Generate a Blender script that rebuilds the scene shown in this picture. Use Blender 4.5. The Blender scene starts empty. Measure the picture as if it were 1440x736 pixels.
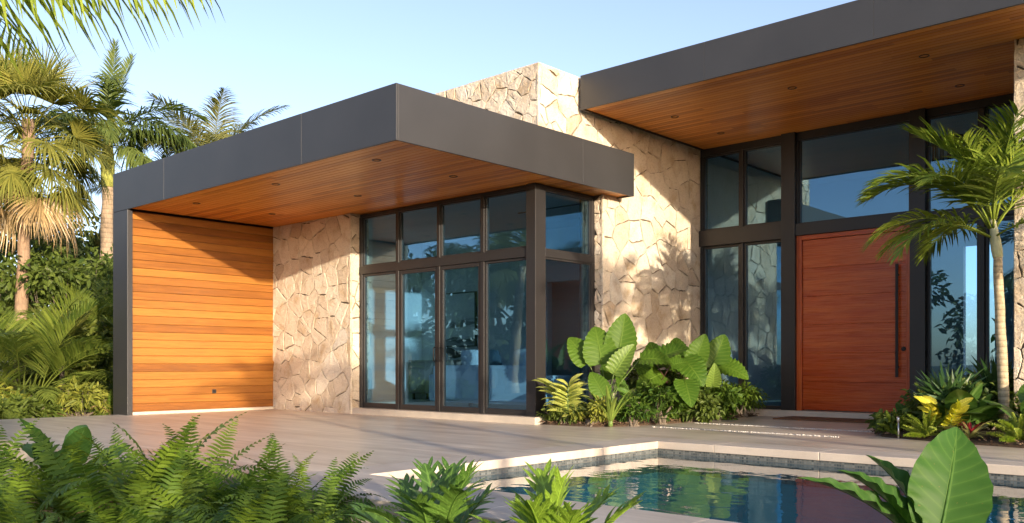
import bpy, math, random
import numpy as np
from mathutils import Vector, Matrix

# ------------------------------------------------------------------ camera, sky, sun, exposure
scene = bpy.context.scene
C = scene.collection
R = math.radians
cam_d = bpy.data.cameras.new('camera'); cam = bpy.data.objects.new('camera', cam_d); C.objects.link(cam)
cam.location = (8.006, -6.774, 0.859); cam.rotation_euler = (R(90), 0, R(42.44))
cam_d.sensor_width = 36.0; cam_d.lens = 36.0 * 1266.5 / 1440.0
cam_d.shift_y = 144.2 / 1440.0
cam_d.clip_start = 0.05; cam_d.clip_end = 4000
scene.camera = cam

SUN_EL = R(8.0)                      # low evening sun from behind the camera, to its right
SUN_DX, SUN_DY = 1.0, -0.36          # towards the sun
world = bpy.data.worlds.new('World'); scene.world = world; world.use_nodes = True
wn = world.node_tree.nodes; wl = world.node_tree.links
bg = wn['Background']; sky = wn.new('ShaderNodeTexSky')
sky.sky_type = 'NISHITA'; sky.sun_disc = False
sky.sun_elevation = SUN_EL; sky.sun_rotation = math.atan2(SUN_DX, SUN_DY)
sky.altitude = 0; sky.air_density = 0.7; sky.dust_density = 1.2; sky.ozone_density = 0.9
hs = wn.new('ShaderNodeHueSaturation'); hs.inputs['Saturation'].default_value = 0.90; wl.new(sky.outputs[0], hs.inputs['Color'])
mm = wn.new('ShaderNodeMix'); mm.data_type = 'RGBA'; mm.blend_type = 'MULTIPLY'; mm.inputs[0].default_value = 1.0; mm.inputs[7].default_value = (1.005, 0.962, 1.04, 1)
wl.new(hs.outputs[0], mm.inputs[6]); wl.new(mm.outputs[2], bg.inputs[0]); bg.inputs[1].default_value = 0.15
sun_d = bpy.data.lights.new('sun', 'SUN'); sun = bpy.data.objects.new('sun', sun_d); C.objects.link(sun)
sun_d.energy = 2.9; sun_d.angle = R(0.55); sun_d.color = (1.0, 0.825, 0.61)
to_sun = Vector((SUN_DX, SUN_DY, 0)).normalized() * math.cos(SUN_EL) + Vector((0, 0, math.sin(SUN_EL)))
sun.rotation_euler = to_sun.to_track_quat('Z', 'Y').to_euler()
scene.view_settings.view_transform = 'Standard'; scene.view_settings.look = 'None'
scene.view_settings.gamma = 1.0; scene.view_settings.exposure = 1.48
scene.render.engine = 'CYCLES'
scene.cycles.use_denoising = True; scene.cycles.denoising_prefilter = 'ACCURATE'
scene.cycles.max_bounces = 8; scene.cycles.transparent_max_bounces = 16
scene.cycles.caustics_reflective = False; scene.cycles.caustics_refractive = False
scene.cycles.sample_clamp_indirect = 6.0
rng = random.Random(7); nrng = np.random.RandomState(11)

# ------------------------------------------------------------------ helpers
class MB:
    """collects verts / faces with per-vertex 'tint' and 'luv', builds one mesh"""
    def __init__(s): s.v = []; s.f = []; s.t = []; s.uv = []
    def add(s, vs, fs, tint=0.5, uv=None):
        b = len(s.v); s.v.extend([tuple(map(float, p)) for p in vs]); s.f.extend([tuple(i + b for i in f) for f in fs])
        s.t.extend([tint] * len(vs) if not hasattr(tint, '__len__') else list(tint))
        s.uv.extend(uv if uv is not None else [(0, 0, 0)] * len(vs))
    def box(s, x0, x1, y0, y1, z0, z1, tint=0.5):
        s.add([(x0, y0, z0), (x1, y0, z0), (x1, y1, z0), (x0, y1, z0), (x0, y0, z1), (x1, y0, z1), (x1, y1, z1), (x0, y1, z1)],
              [(0, 3, 2, 1), (4, 5, 6, 7), (0, 1, 5, 4), (1, 2, 6, 5), (2, 3, 7, 6), (3, 0, 4, 7)], tint)
    def tube(s, pts, rad, n=8, tint=0.5, cap=True):
        pts = [Vector(p) for p in pts]; m = len(pts); vs = []; fs = []; uv = []
        up = Vector((0, 0, 1)); prev = None
        for i, p in enumerate(pts):
            t = (pts[min(i + 1, m - 1)] - pts[max(i - 1, 0)]).normalized()
            if prev is None:
                a = t.cross(up if abs(t.z) < 0.9 else Vector((1, 0, 0))).normalized()
            else:
                a = (prev - t * prev.dot(t)).normalized()
            prev = a; b = t.cross(a)
            r = rad[i] if hasattr(rad, '__len__') else rad
            for k in range(n):
                q = 2 * math.pi * k / n
                vs.append(p + (a * math.cos(q) + b * math.sin(q)) * r); uv.append((k / n, i / (m - 1), 0))
        for i in range(m - 1):
            for k in range(n):
                k2 = (k + 1) % n
                fs.append((i * n + k, i * n + k2, (i + 1) * n + k2, (i + 1) * n + k))
        if cap:
            fs.append(tuple(range(n - 1, -1, -1))); fs.append(tuple((m - 1) * n + k for k in range(n)))
        s.add(vs, fs, tint, uv)
    def mesh(s, name, mat, smooth=False):
        me = bpy.data.meshes.new(name); me.from_pydata(s.v, [], s.f); me.update()
        a = me.attributes.new('tint', 'FLOAT', 'POINT'); a.data.foreach_set('value', np.array(s.t, dtype=np.float32))
        a = me.attributes.new('luv', 'FLOAT_VECTOR', 'POINT'); a.data.foreach_set('vector', np.array(s.uv, dtype=np.float32).ravel())
        if mat: me.materials.append(mat)
        if smooth: me.polygons.foreach_set('use_smooth', np.ones(len(me.polygons), dtype=bool))
        return me
    def build(s, name, mat, parent=None, smooth=False, bevel=0, label=None, world=False):
        return put(name, s.mesh(name, mat, smooth), parent, bevel=bevel, label=label, world=world)

def put(name, me, parent=None, loc=(0, 0, 0), rot=(0, 0, 0), scale=1.0, bevel=0, label=None, world=False):
    o = bpy.data.objects.new(name, me); C.objects.link(o)
    o.location = loc; o.rotation_euler = rot
    o.scale = (scale, scale, scale) if not hasattr(scale, '__len__') else scale
    if parent:
        o.parent = parent
        if world: o.location = Vector(loc) - parent.location      # geometry given in world metres under an unrotated Empty
    if bevel:
        m = o.modifiers.new('bevel', 'BEVEL'); m.width = bevel; m.segments = 2; m.limit_method = 'ANGLE'; m.angle_limit = R(40)
    if label: o['label'] = label
    return o

def tag(o, label=None, cat=None, group=None, kind=None):
    if label: o['label'] = label
    if cat: o['category'] = cat
    if group: o['group'] = group
    if kind: o['kind'] = kind
    return o

def thing(name, label, cat, loc=(0, 0, 0), group=None, rz=0):
    o = bpy.data.objects.new(name, None); C.objects.link(o); o.location = loc; o.rotation_euler = (0, 0, rz)
    o.empty_display_size = 0.1
    return tag(o, label, cat, group)

# ------------------------------------------------------------------ node material helpers
class NT:
    def __init__(s, name):
        s.m = bpy.data.materials.new(name); s.m.use_nodes = True; s.n = s.m.node_tree.nodes; s.l = s.m.node_tree.links
        s.p = s.n['Principled BSDF']; s.out = s.n['Material Output']
    def new(s, t, **kw):
        o = s.n.new('ShaderNode' + t)
        for k, v in kw.items():
            if k.startswith('i_'): o.inputs[k[2:].replace('_', ' ')].default_value = v
            else: setattr(o, k, v)
        return o
    def link(s, a, b): s.l.new(a, b)
    def setp(s, **kw):
        for k, v in kw.items():
            i = s.p.inputs[k.replace('_', ' ')]
            if isinstance(v, (int, float, tuple)): i.default_value = v
            else: s.link(v, i)
    def noise(s, vec, scale, detail=3, rough=0.55, dist=0.0):
        o = s.new('TexNoise'); o.inputs['Scale'].default_value = scale; o.inputs['Detail'].default_value = detail
        o.inputs['Roughness'].default_value = rough; o.inputs['Distortion'].default_value = dist
        if vec is not None: s.link(vec, o.inputs['Vector'])
        return o.outputs['Fac']
    def mapping(s, vec, scale=(1, 1, 1), loc=(0, 0, 0)):
        o = s.new('Mapping'); o.inputs['Scale'].default_value = scale; o.inputs['Location'].default_value = loc
        s.link(vec, o.inputs['Vector']); return o.outputs['Vector']
    def ramp(s, fac, stops, interp='LINEAR'):
        o = s.new('ValToRGB'); r = o.color_ramp; r.interpolation = interp
        while len(r.elements) < len(stops): r.elements.new(0.5)
        for e, (pos, c) in zip(r.elements, stops): e.position = pos; e.color = c if len(c) == 4 else (*c, 1)
        s.link(fac, o.inputs['Fac']); return o.outputs['Color']
    def mix(s, fac, a, b, mode='MIX'):
        o = s.new('Mix', data_type='RGBA', blend_type=mode)
        for sock, v in ((o.inputs['Factor'], fac), (o.inputs['A'], a), (o.inputs['B'], b)):
            pass
        ins = [i for i in o.inputs if i.enabled]
        for i, v in zip(ins, (fac, a, b)):
            if isinstance(v, (int, float)): i.default_value = v
            elif isinstance(v, tuple): i.default_value = v if len(v) == 4 else (*v, 1)
            else: s.link(v, i)
        return [q for q in o.outputs if q.enabled][0]
    def math(s, op, a, b=None, c=None):
        o = s.new('Math', operation=op)
        for i, v in zip(o.inputs, (a, b, c)):
            if v is None: continue
            if isinstance(v, (int, float)): i.default_value = v
            else: s.link(v, i)
        return o.outputs[0]
    def attr(s, name, vec=False):
        o = s.new('Attribute', attribute_name=name); return o.outputs['Vector'] if vec else o.outputs['Fac']
    def obj(s): return s.new('TexCoord').outputs['Object']
    def geo(s): return s.new('NewGeometry').outputs['Position']
    def rand(s): return s.new('ObjectInfo').outputs['Random']
    def bump(s, h, strength=0.3, dist=0.02, normal=None):
        o = s.new('Bump'); o.inputs['Strength'].default_value = strength; o.inputs['Distance'].default_value = dist
        s.link(h, o.inputs['Height'])
        if normal is not None: s.link(normal, o.inputs['Normal'])
        s.link(o.outputs['Normal'], s.p.inputs['Normal']); return o.outputs['Normal']

def plain(name, col, rough=0.5, metal=0.0, noise=0.0, nscale=8, bump=0.0, bscale=60):
    t = NT(name); c = (*col, 1)
    if noise:
        f = t.noise(t.geo(), nscale, 5)
        c = t.ramp(f, [(0.25, tuple(x * (1 - noise) for x in col)), (0.75, tuple(min(1, x * (1 + noise)) for x in col))])
    t.setp(Base_Color=c, Roughness=rough, Metallic=metal)
    if bump: t.bump(t.noise(t.geo(), bscale, 4), bump, 0.01)
    return t.m

def wood_mat(name, stops, rough=0.42, gs=1.0, spec=0.5, tw=0.55):
    """boards carry luv = (along, across, board random) and tint"""
    t = NT(name); v = t.attr('luv', True)
    grain = t.noise(t.mapping(v, (1.3 * gs, 34 * gs, 40)), 1.0, 6, 0.62, 0.9)
    fine = t.noise(t.mapping(v, (5 * gs, 190 * gs, 40)), 1.0, 3, 0.6)
    fig = t.noise(t.mapping(v, (0.9 * gs, 11 * gs, 40)), 1.0, 5, 0.65, 1.6)
    grain = t.math('ADD', t.math('MULTIPLY', grain, 0.5), t.math('MULTIPLY', fig, 0.5))
    f = t.math('ADD', t.math('MULTIPLY', t.math('ADD', t.math('MULTIPLY', t.math('SUBTRACT', grain, .5), 1.5), .5), 0.62), t.math('MULTIPLY', t.attr('tint'), tw))
    f = t.math('ADD', f, t.math('ADD', t.math('MULTIPLY', t.math('SUBTRACT', fine, 0.5), 0.30), (0.55 - tw) * .5))
    t.setp(Base_Color=t.ramp(f, stops), Roughness=t.math('ADD', t.math('MULTIPLY', fine, 0.2), rough - 0.1), Specular_IOR_Level=spec)
    t.bump(t.math('ADD', fine, grain), 0.12, 0.004)
    return t.m

M = {}
M['cedar'] = wood_mat('cedar_boards', [(0.22, (0.105, 0.032, 0.005)), (0.5, (0.240, 0.086, 0.012)), (0.80, (0.37, 0.155, 0.026))], tw=.36)
M['soffit'] = wood_mat('soffit_boards', [(0.22, (0.33, 0.095, 0.012)), (0.5, (0.56, 0.195, 0.026)), (0.8, (0.68, 0.275, 0.048))], 0.36)
M['mahogany'] = wood_mat('mahogany', [(0.2, (0.12, 0.013, 0.003)), (0.5, (0.40, 0.060, 0.012)), (0.8, (0.62, 0.155, 0.034))], 0.28, 0.42, tw=.2)
M['console'] = wood_mat('weathered_wood', [(0.2, (0.10, 0.085, 0.07)), (0.5, (0.24, 0.21, 0.18)), (0.8, (0.42, 0.38, 0.33))], 0.6)
M['fascia'] = plain('charcoal_cladding', (0.034, 0.034, 0.036), 0.45, 0.0, 0.16, 1.1, 0.10, 2.2)
M['bronze'] = plain('dark_bronze_frame', (0.027, 0.025, 0.025), 0.42, 0.1, 0.10, 3)
M['blackmetal'] = plain('black_metal', (0.02, 0.018, 0.018), 0.4, 0.5)
M['steel'] = plain('steel', (0.55, 0.55, 0.55), 0.3, 1.0)
M['white'] = plain('white_plaster', (0.74, 0.73, 0.70), 0.8, 0, 0.03, 2)
M['room_floor'] = plain('pale_floor', (0.42, 0.40, 0.37), 0.35, 0, 0.08, 2)
M['fabric'] = plain('white_fabric', (0.72, 0.71, 0.69), 0.95, 0, 0.04, 6, 0.15, 400)
M['cushion'] = plain('dark_cushion', (0.06, 0.09, 0.11), 0.95)
M['sill'] = plain('limestone_sill', (0.52, 0.46, 0.38), 0.7, 0, 0.10, 5, 0.12, 120)
M['roofing'] = plain('roof_membrane', (0.35, 0.35, 0.34), 0.8, 0, 0.1, 3)
M['mat'] = plain('coir_mat', (0.14, 0.07, 0.035), 0.95, 0, 0.25, 60, 0.4, 250)
M['chrome'] = plain('lamp_trim', (0.03, 0.03, 0.03), 0.35, 0.6)

def stone_mat(name, shift=1.0):
    t = NT(name); g = t.geo(); tint = t.attr('tint')
    big = t.noise(g, 3.2, 5, 0.6); fine = t.noise(g, 38, 6, 0.7); pit = t.noise(g, 130, 3, 0.6)
    base = t.ramp(tint, [(0.0, (0.50, 0.415, 0.315)), (0.3, (0.61, 0.525, 0.415)), (0.6, (0.68, 0.60, 0.485)), (0.85, (0.74, 0.675, 0.565)), (1.0, (0.61, 0.57, 0.50))])
    stain = t.ramp(big, [(0.30, (0.80, 0.71, 0.58)), (0.5, (1, 1, 1)), (0.75, (1.08, 1.05, 1.0))])
    c = t.mix(1.0, base, stain, 'MULTIPLY')
    c = t.mix(1.0, c, t.ramp(fine, [(0.28, (0.70, 0.65, 0.58)), (0.48, (1, 1, 1)), (0.7, (1.08, 1.08, 1.07))]), 'MULTIPLY')
    t.setp(Base_Color=c, Roughness=0.9, Specular_IOR_Level=0.2)
    h = t.math('ADD', t.math('MULTIPLY', t.noise(g, 14, 5, 0.65), 1.0), t.math('ADD', t.math('MULTIPLY', fine, 0.5), t.math('MULTIPLY', pit, 0.18)))
    t.bump(h, 1.0, 0.026)
    return t.m
M['stone'] = stone_mat('rubble_limestone')
M['mortar'] = plain('deep_mortar', (0.16, 0.13, 0.095), 0.95, 0, 0.2, 20)

def glass_mat(name, tint, refl, rcol=(0.80, 0.92, 1.0), ior=1.5, base=0.0):
    t = NT(name); t.n.remove(t.p)
    tr = t.new('BsdfTransparent'); tr.inputs[0].default_value = (*tint, 1)
    gl = t.new('BsdfGlossy'); gl.inputs['Roughness'].default_value = 0.0; gl.inputs['Color'].default_value = (*rcol, 1)
    w = t.noise(t.geo(), 0.9, 2); b = t.new('Bump'); b.inputs['Strength'].default_value = 0.05; b.inputs['Distance'].default_value = 0.02
    t.link(w, b.inputs['Height']); t.link(b.outputs[0], gl.inputs['Normal'])
    lw = t.new('LayerWeight'); lw.inputs['Blend'].default_value = 0.5
    f = t.math('ADD', base, t.math('MULTIPLY', t.math('POWER', lw.outputs['Facing'], 4.0), refl))
    mx = t.new('MixShader'); t.link(f, mx.inputs[0]); t.link(tr.outputs[0], mx.inputs[1]); t.link(gl.outputs[0], mx.inputs[2])
    t.link(mx.outputs[0], t.out.inputs['Surface'])
    return t.m
M['glass'] = glass_mat('tinted_glass', (0.62, 0.81, 0.95), 0.85, (0.54, 0.83, 1.0), 1.6, 0.14)

# ------------------------------------------------------------------ builders for walls of stone and boards
def clip(poly, nx, ny, d):
    out = []
    for i in range(len(poly)):
        a = poly[i]; b = poly[(i + 1) % len(poly)]
        da = a[0] * nx + a[1] * ny - d; db = b[0] * nx + b[1] * ny - d
        if da <= 0: out.append(a)
        if (da < 0 < db) or (db < 0 < da):
            k = da / (da - db); out.append((a[0] + (b[0] - a[0]) * k, a[1] + (b[1] - a[1]) * k))
    return out

def stone_face(mb, O, U, V, w, h, size, seed, depth=0.034, gap=0.0105, asp=1.1):
    """irregular flat stones filling a w x h rectangle; U x V points outwards"""
    rg = random.Random(seed); O, U, V = Vector(O), Vector(U), Vector(V); N = U.cross(V)
    nx = max(2, round(w / size)); ny = max(2, round(h / (size * asp))); seeds = []
    for j in range(-1, ny + 1):
        for i in range(-1, nx + 1):
            if rg.random() < .13: continue
            seeds.append(((i + .5 + rg.uniform(-.42, .42) + (.5 if j % 2 else 0)) * w / nx, (j + .5 + rg.uniform(-.42, .42)) * h / ny))
            if rg.random() < .16: seeds.append(((i + rg.random()) * w / nx, (j + rg.random()) * h / ny))
    for k, s in enumerate(seeds):
        poly = [(0, 0), (w, 0), (w, h), (0, h)]
        for q, r in enumerate(seeds):
            dx, dy = r[0] - s[0], r[1] - s[1]; L = math.hypot(dx, dy)
            if q == k or L > size * 4.2 or L < 1e-4: continue
            g = gap * (.12 + .9 * random.Random(int((s[0] + r[0]) * 977 + (s[1] + r[1]) * 631)).random() ** 1.3)
            poly = clip(poly, dx / L, dy / L, (s[0] * dx + s[1] * dy) / L + L / 2 - g)
            if len(poly) < 3: break
        if len(poly) < 3: continue
        A = 0.5 * sum(poly[i][0] * poly[(i + 1) % len(poly)][1] - poly[(i + 1) % len(poly)][0] * poly[i][1] for i in range(len(poly)))
        if A < 0.004: continue
        ring = []
        for i in range(len(poly)):
            a, b = poly[i], poly[(i + 1) % len(poly)]; L = math.hypot(b[0] - a[0], b[1] - a[1])
            n = max(1, int(L / 0.055))
            onb = (min(a[0], b[0]) == max(a[0], b[0]) and a[0] in (0, w)) or (a[1] == b[1] and a[1] in (0, h))
            for m in range(n):
                f = m / n; x, y = a[0] + (b[0] - a[0]) * f, a[1] + (b[1] - a[1]) * f
                if not onb and m > 0 and L > 1e-6:
                    j = rg.uniform(-.013, .006); x += -(b[1] - a[1]) / L * -j; y += (b[0] - a[0]) / L * -j
                    x = min(max(x, 0), w); y = min(max(y, 0), h)
                ring.append((x, y))
        cx = sum(p[0] for p in ring) / len(ring); cy = sum(p[1] for p in ring) / len(ring)
        d = depth * rg.uniform(0.72, 1.0); tx, ty = rg.uniform(-.010, .010), rg.uniform(-.010, .010)
        n = len(ring); vs = []; fs = []
        rad = max(0.05, math.sqrt(A / math.pi))
        for shrink, dd, jit in ((0.0, 0.0, 0), (0.0, 0.86, .002), (0.007, 1.0, .0025), (0.45, 1.0, .004)):
            for (x, y) in ring:
                if shrink < 0.1:
                    L = math.hypot(x - cx, y - cy); f = max(0, 1 - shrink * rg.uniform(.6, 1.6) / max(L, .03))
                else: f = 1 - shrink
                px, py = cx + (x - cx) * f, cy + (y - cy) * f
                e = 0 if (x in (0, w) or y in (0, h)) and shrink < .1 else rg.uniform(-jit, jit)
                z = d * dd + (tx * (px - cx) + ty * (py - cy)) * (1 if dd else 0) + e
                z = min(z, depth * 1.15)
                vs.append(O + U * px + V * py + N * z)
        for lv in range(3):
            for i in range(n):
                i2 = (i + 1) % n; fs.append((lv * n + i, lv * n + i2, (lv + 1) * n + i2, (lv + 1) * n + i))
        vs.append(O + U * cx + V * cy + N * (d + rg.uniform(-.004, .008)))
        for i in range(n): fs.append((3 * n + i, 3 * n + (i + 1) % n, 4 * n))
        mb.add(vs, fs, min(1, max(0, rg.gauss(.52, .20))))

def boards(mb, O, U, V, length, width, bw, th, gap, seed, lmin=1.6, lmax=4.0, jit=0.0):
    """tongue-and-groove boards running along U, stacked along V, facing U x V"""
    rg = random.Random(seed); O, U, V = Vector(O), Vector(U), Vector(V); N = U.cross(V)
    n = round(width / bw); bw = width / n
    for j in range(n):
        x = 0.0; first = True
        while x < length - 1e-6:
            L = rg.uniform(lmin, lmax)
            if first: L *= rg.uniform(.3, 1); first = False
            if length - (x + L) < 0.6: L = length - x
            x1 = min(length, x + L); tone = rg.random(); r = rg.random() * 50
            a0, a1 = x + 0.0008, x1 - 0.0008; b0, b1 = j * bw + gap / 2, (j + 1) * bw - gap / 2
            t = th + rg.uniform(-jit, jit); ch = 0.003
            prof = [(b0, 0), (b0, t - ch), (b0 + ch, t), (b1 - ch, t), (b1, t - ch), (b1, 0)]
            vs = []; uv = []
            for a in (a0, a1):
                for (b, z) in prof:
                    vs.append(O + U * a + V * b + N * z); uv.append((a + r, b + r * .37, r))
            k = len(prof); fs = [(i, k + i, k + i + 1, i + 1) for i in range(k - 1)] + [tuple(range(k)), tuple(range(2 * k - 1, k - 1, -1))]
            mb.add(vs, fs, tone, uv)
            x = x1
# ------------------------------------------------------------------ ground, terrace, pool
def gheight(x, y):
    # garden level a little under the terrace, falling away in front of it and gently rising far off
    z = -0.13
    f = min(1, max(0, (-3.0 - y) / 0.8)); g = min(1, max(0, (10.5 - x) / 1.0)) * min(1, max(0, (x + 9) / 2.0))
    z -= 0.17 * f * g
    return z
def ground_mat():
    t = NT('garden_soil'); g = t.geo()
    a = t.noise(g, 0.35, 5, 0.6); b = t.noise(g, 14, 6, 0.7)
    c = t.ramp(b, [(0.3, (0.022, 0.016, 0.010)), (0.55, (0.055, 0.040, 0.024)), (0.75, (0.10, 0.072, 0.045))])
    c2 = t.ramp(b, [(0.3, (0.018, 0.030, 0.008)), (0.7, (0.06, 0.095, 0.025))])
    t.setp(Base_Color=t.mix(t.ramp(a, [(0.42, (0, 0, 0)), (0.58, (1, 1, 1))]), c, c2), Roughness=0.95)
    t.bump(b, 0.6, 0.05); return t.m
mb = MB()
xs = np.concatenate([[-900, -300, -120, -60, -40], np.arange(-30, 25.1, 0.6), [32, 45, 70, 120, 300, 900]])
ys = np.concatenate([[-900, -300, -120, -60, -40, -28, -22], np.arange(-18, 20.1, 0.6), [26, 34, 45, 70, 120, 300, 900]])
nX, nY = len(xs), len(ys); vs = []
HOLE = (2.2, 9.8, -2.6, 2.0)
for x in xs:
    for y in ys:
        z = gheight(x, y) + (rng.uniform(-.012, .012) if abs(x) < 30 else 0)
        if -7.3 < x < 11 and -3.0 < y < 14: z = -0.5 if not (HOLE[0] - .7 < x < HOLE[1] + .7 and HOLE[2] - .7 < y < HOLE[3] + .7) else -2.0
        vs.append((x, y, z))
mb.add(vs, [(i * nY + j, (i + 1) * nY + j, (i + 1) * nY + j + 1, i * nY + j + 1) for i in range(nX - 1) for j in range(nY - 1)])
tag(mb.build('ground', ground_mat(), smooth=True), kind='structure')

def paving_mat(name, dark, light, rough, streak=(0.35, 5.5, 1)):
    t = NT(name); g = t.geo()
    s1 = t.noise(t.mapping(g, streak), 1.0, 6, 0.6, 0.5); s2 = t.noise(t.mapping(g, (1.2, 16, 1)), 1.0, 5, 0.65, 0.3)
    p = t.noise(g, 1.1, 4, 0.6); fine = t.noise(g, 70, 4, 0.6)
    f = t.math('ADD', t.math('MULTIPLY', s1, 0.5), t.math('ADD', t.math('MULTIPLY', s2, 0.25), t.math('MULTIPLY', p, 0.3)))
    f = t.math('ADD', f, t.math('MULTIPLY', t.math('SUBTRACT', fine, 0.5), 0.12))
    t.setp(Base_Color=t.ramp(f, [(0.40, dark), (0.53, tuple((a + b) / 2 for a, b in zip(dark, light))), (0.66, light)]),
           Roughness=t.math('ADD', rough - 0.08, t.math('MULTIPLY', p, 0.2)), Specular_IOR_Level=0.5)
    t.bump(t.math('ADD', fine, t.math('MULTIPLY', s2, 0.6)), 0.08, 0.006); return t.m
M['terrace'] = paving_mat('honed_terrace_stone', (0.43, 0.355, 0.275), (0.75, 0.66, 0.545), 0.34)
M['coping'] = paving_mat('smooth_coping_stone', (0.44, 0.385, 0.32), (0.62, 0.55, 0.47), 0.5, (0.6, 3, 1))
PX0, PX1, PY0, PY1 = 2.47, 9.6, -2.36, 1.68          # pool opening (inner edge of the coping)
CW = 0.46
TX0, TX1, TY0, TY1 = -7.25, 10.6, -3.15, 7.6
J1, J2, JW = 4.66, 3.58, 0.055                        # two gravel joints across the entrance walk
JX0, JX1 = 0.98, 3.72
mb = MB()
cx0, cx1, cy0, cy1 = PX0 - CW, PX1 + CW, PY0 - 0.79, PY1 + CW
Z0 = -0.45
def slab(x0, x1, y0, y1): mb.box(x0, x1, y0, y1, Z0, 0.0)
slab(TX0, cx0, TY0, 3.0); slab(cx0, TX1, cy1, 3.0)                               # left of and behind the pool
slab(TX0, JX0, 3.0, TY1); slab(JX1, TX1, 3.0, TY1)
slab(JX0, JX1, 3.0, J2); slab(JX0, JX1, J2 + JW, J1); slab(JX0, JX1, J1 + JW, TY1)
slab(JX0, JX0 + .12, J2, J2 + JW); slab(JX0, JX0 + .12, J1, J1 + JW)
slab(cx1, TX1, TY0, cy1)
tag(mb.build('terrace', M['terrace']), kind='structure')
mb = MB()
mb.box(JX0 + .12, JX1, J2, J2 + JW, -.2, -.02); mb.box(JX0 + .12, JX1, J1, J1 + JW, -.2, -.02)
pb = MB(); pr = random.Random(3)
for jy in (J2, J1):
    for k in range(700):
        x = pr.uniform(JX0 + .14, JX1 - .02); y = jy + pr.uniform(.008, JW - .008); r = pr.uniform(.006, .013); z = .000 + pr.uniform(-.006, .006)
        q = [Vector((math.cos(a) * r * pr.uniform(.7, 1.2), math.sin(a) * r * pr.uniform(.7, 1.2), 0)) for a in (0, 1.26, 2.5, 3.77, 5.0)]
        c = Vector((x, y, z)); vs = [c + p for p in q] + [c + Vector((0, 0, r * .8)), c - Vector((0, 0, r * .8))]
        pb.add(vs, [(i, (i + 1) % 5, 5) for i in range(5)] + [((i + 1) % 5, i, 6) for i in range(5)], pr.random())
M['pebble'] = (lambda t: (t.setp(Base_Color=t.ramp(t.attr('tint'), [(0, (.50, .47, .42)), (1, (.78, .75, .69))]), Roughness=.6), t.m)[1])(NT('white_pebbles'))
tag(pb.build('gravel', M['pebble'], smooth=True), 'white pebble gravel filling the two joints across the entrance walk', 'gravel', kind='stuff')
tag(mb.build('gravel_bed', M['sill']), kind='structure')
# pool: a thing with coping, tile band, basin; the water is setting
pool = thing('swimming_pool', 'rectangular swimming pool with pale stone coping sunk into the terrace', 'swimming pool', (PX0, PY0, 0))
mb = MB(); rgp = random.Random(5)
def cope(x0, x1, y0, y1, along):
    a0, a1 = (x0, x1) if along == 'x' else (y0, y1); n = max(1, round((a1 - a0) / 1.15)); s = (a1 - a0) / n
    for k in range(n):
        p, q = a0 + k * s + (.0015 if k else 0), a0 + (k + 1) * s - (.0015 if k < n - 1 else 0)
        if along == 'x': mb.box(p, q, y0, y1, -0.078, 0.004)
        else: mb.box(x0, x1, p, q, -0.078, 0.004)
cope(cx0, PX0, PY0, PY1, 'y'); cope(PX1, cx1, PY0, PY1, 'y'); cope(cx0, cx1, PY1, cy1, 'x'); cope(cx0, cx1, cy0, PY0, 'x')
mb.build('coping', M['coping'], pool, bevel=0.006, world=True)
t = NT('mosaic_band'); g = t.geo()
def tiles(t, vec, scale, mortar):
    b = t.new('TexBrick'); b.offset = 0.0
    for k, v in (('Scale', scale), ('Mortar Size', mortar), ('Brick Width', .5), ('Row Height', .5)): b.inputs[k].default_value = v
    b.inputs['Color1'].default_value = (.045, .06, .07, 1); b.inputs['Color2'].default_value = (.17, .19, .19, 1); b.inputs['Mortar'].default_value = (.14, .14, .13, 1)
    t.link(vec, b.inputs['Vector']); return b
sp = t.new('SeparateXYZ'); t.link(g, sp.inputs[0]); cb = t.new('CombineXYZ')
t.link(t.math('ADD', sp.outputs[0], sp.outputs[1]), cb.inputs[0]); t.link(sp.outputs[2], cb.inputs[1])
b = tiles(t, cb.outputs[0], 20, .05); t.setp(Base_Color=b.outputs['Color'], Roughness=.22); t.bump(b.outputs['Fac'], .3, -.003)
def ring(mb, e, z0, z1):
    mb.box(PX0 - .3, PX0 + e, PY0 - .3, PY1 + .3, z0, z1); mb.box(PX1 - e, PX1 + .3, PY0 - .3, PY1 + .3, z0, z1)
    mb.box(PX0 + e, PX1 - e, PY0 - .3, PY0 + e, z0, z1); mb.box(PX0 + e, PX1 - e, PY1 - e, PY1 + .3, z0, z1)
mb = MB(); ring(mb, -.022, -.34, -.079); mb.build('tile_band', t.m, pool, world=True)
t = NT('pool_plaster'); c = t.ramp(t.noise(t.geo(), 1.3, 5), [(.3, (.035, .16, .205)), (.7, (.065, .235, .285))]); t.setp(Base_Color=c, Roughness=.7)
mb = MB(); ring(mb, -.02, -1.7, -.341); mb.box(PX0 - .3, PX1 + .3, PY0 - .3, PY1 + .3, -1.85, -1.701)
mb.box(PX0 - .02, PX0 + .4, PY0 + .02, PY1 - .02, -1.7, -.75); mb.box(PX0 + .4, PX0 + .8, PY0 + .02, PY1 - .02, -1.7, -1.1)
mb.build('basin', t.m, pool, world=True)
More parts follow.
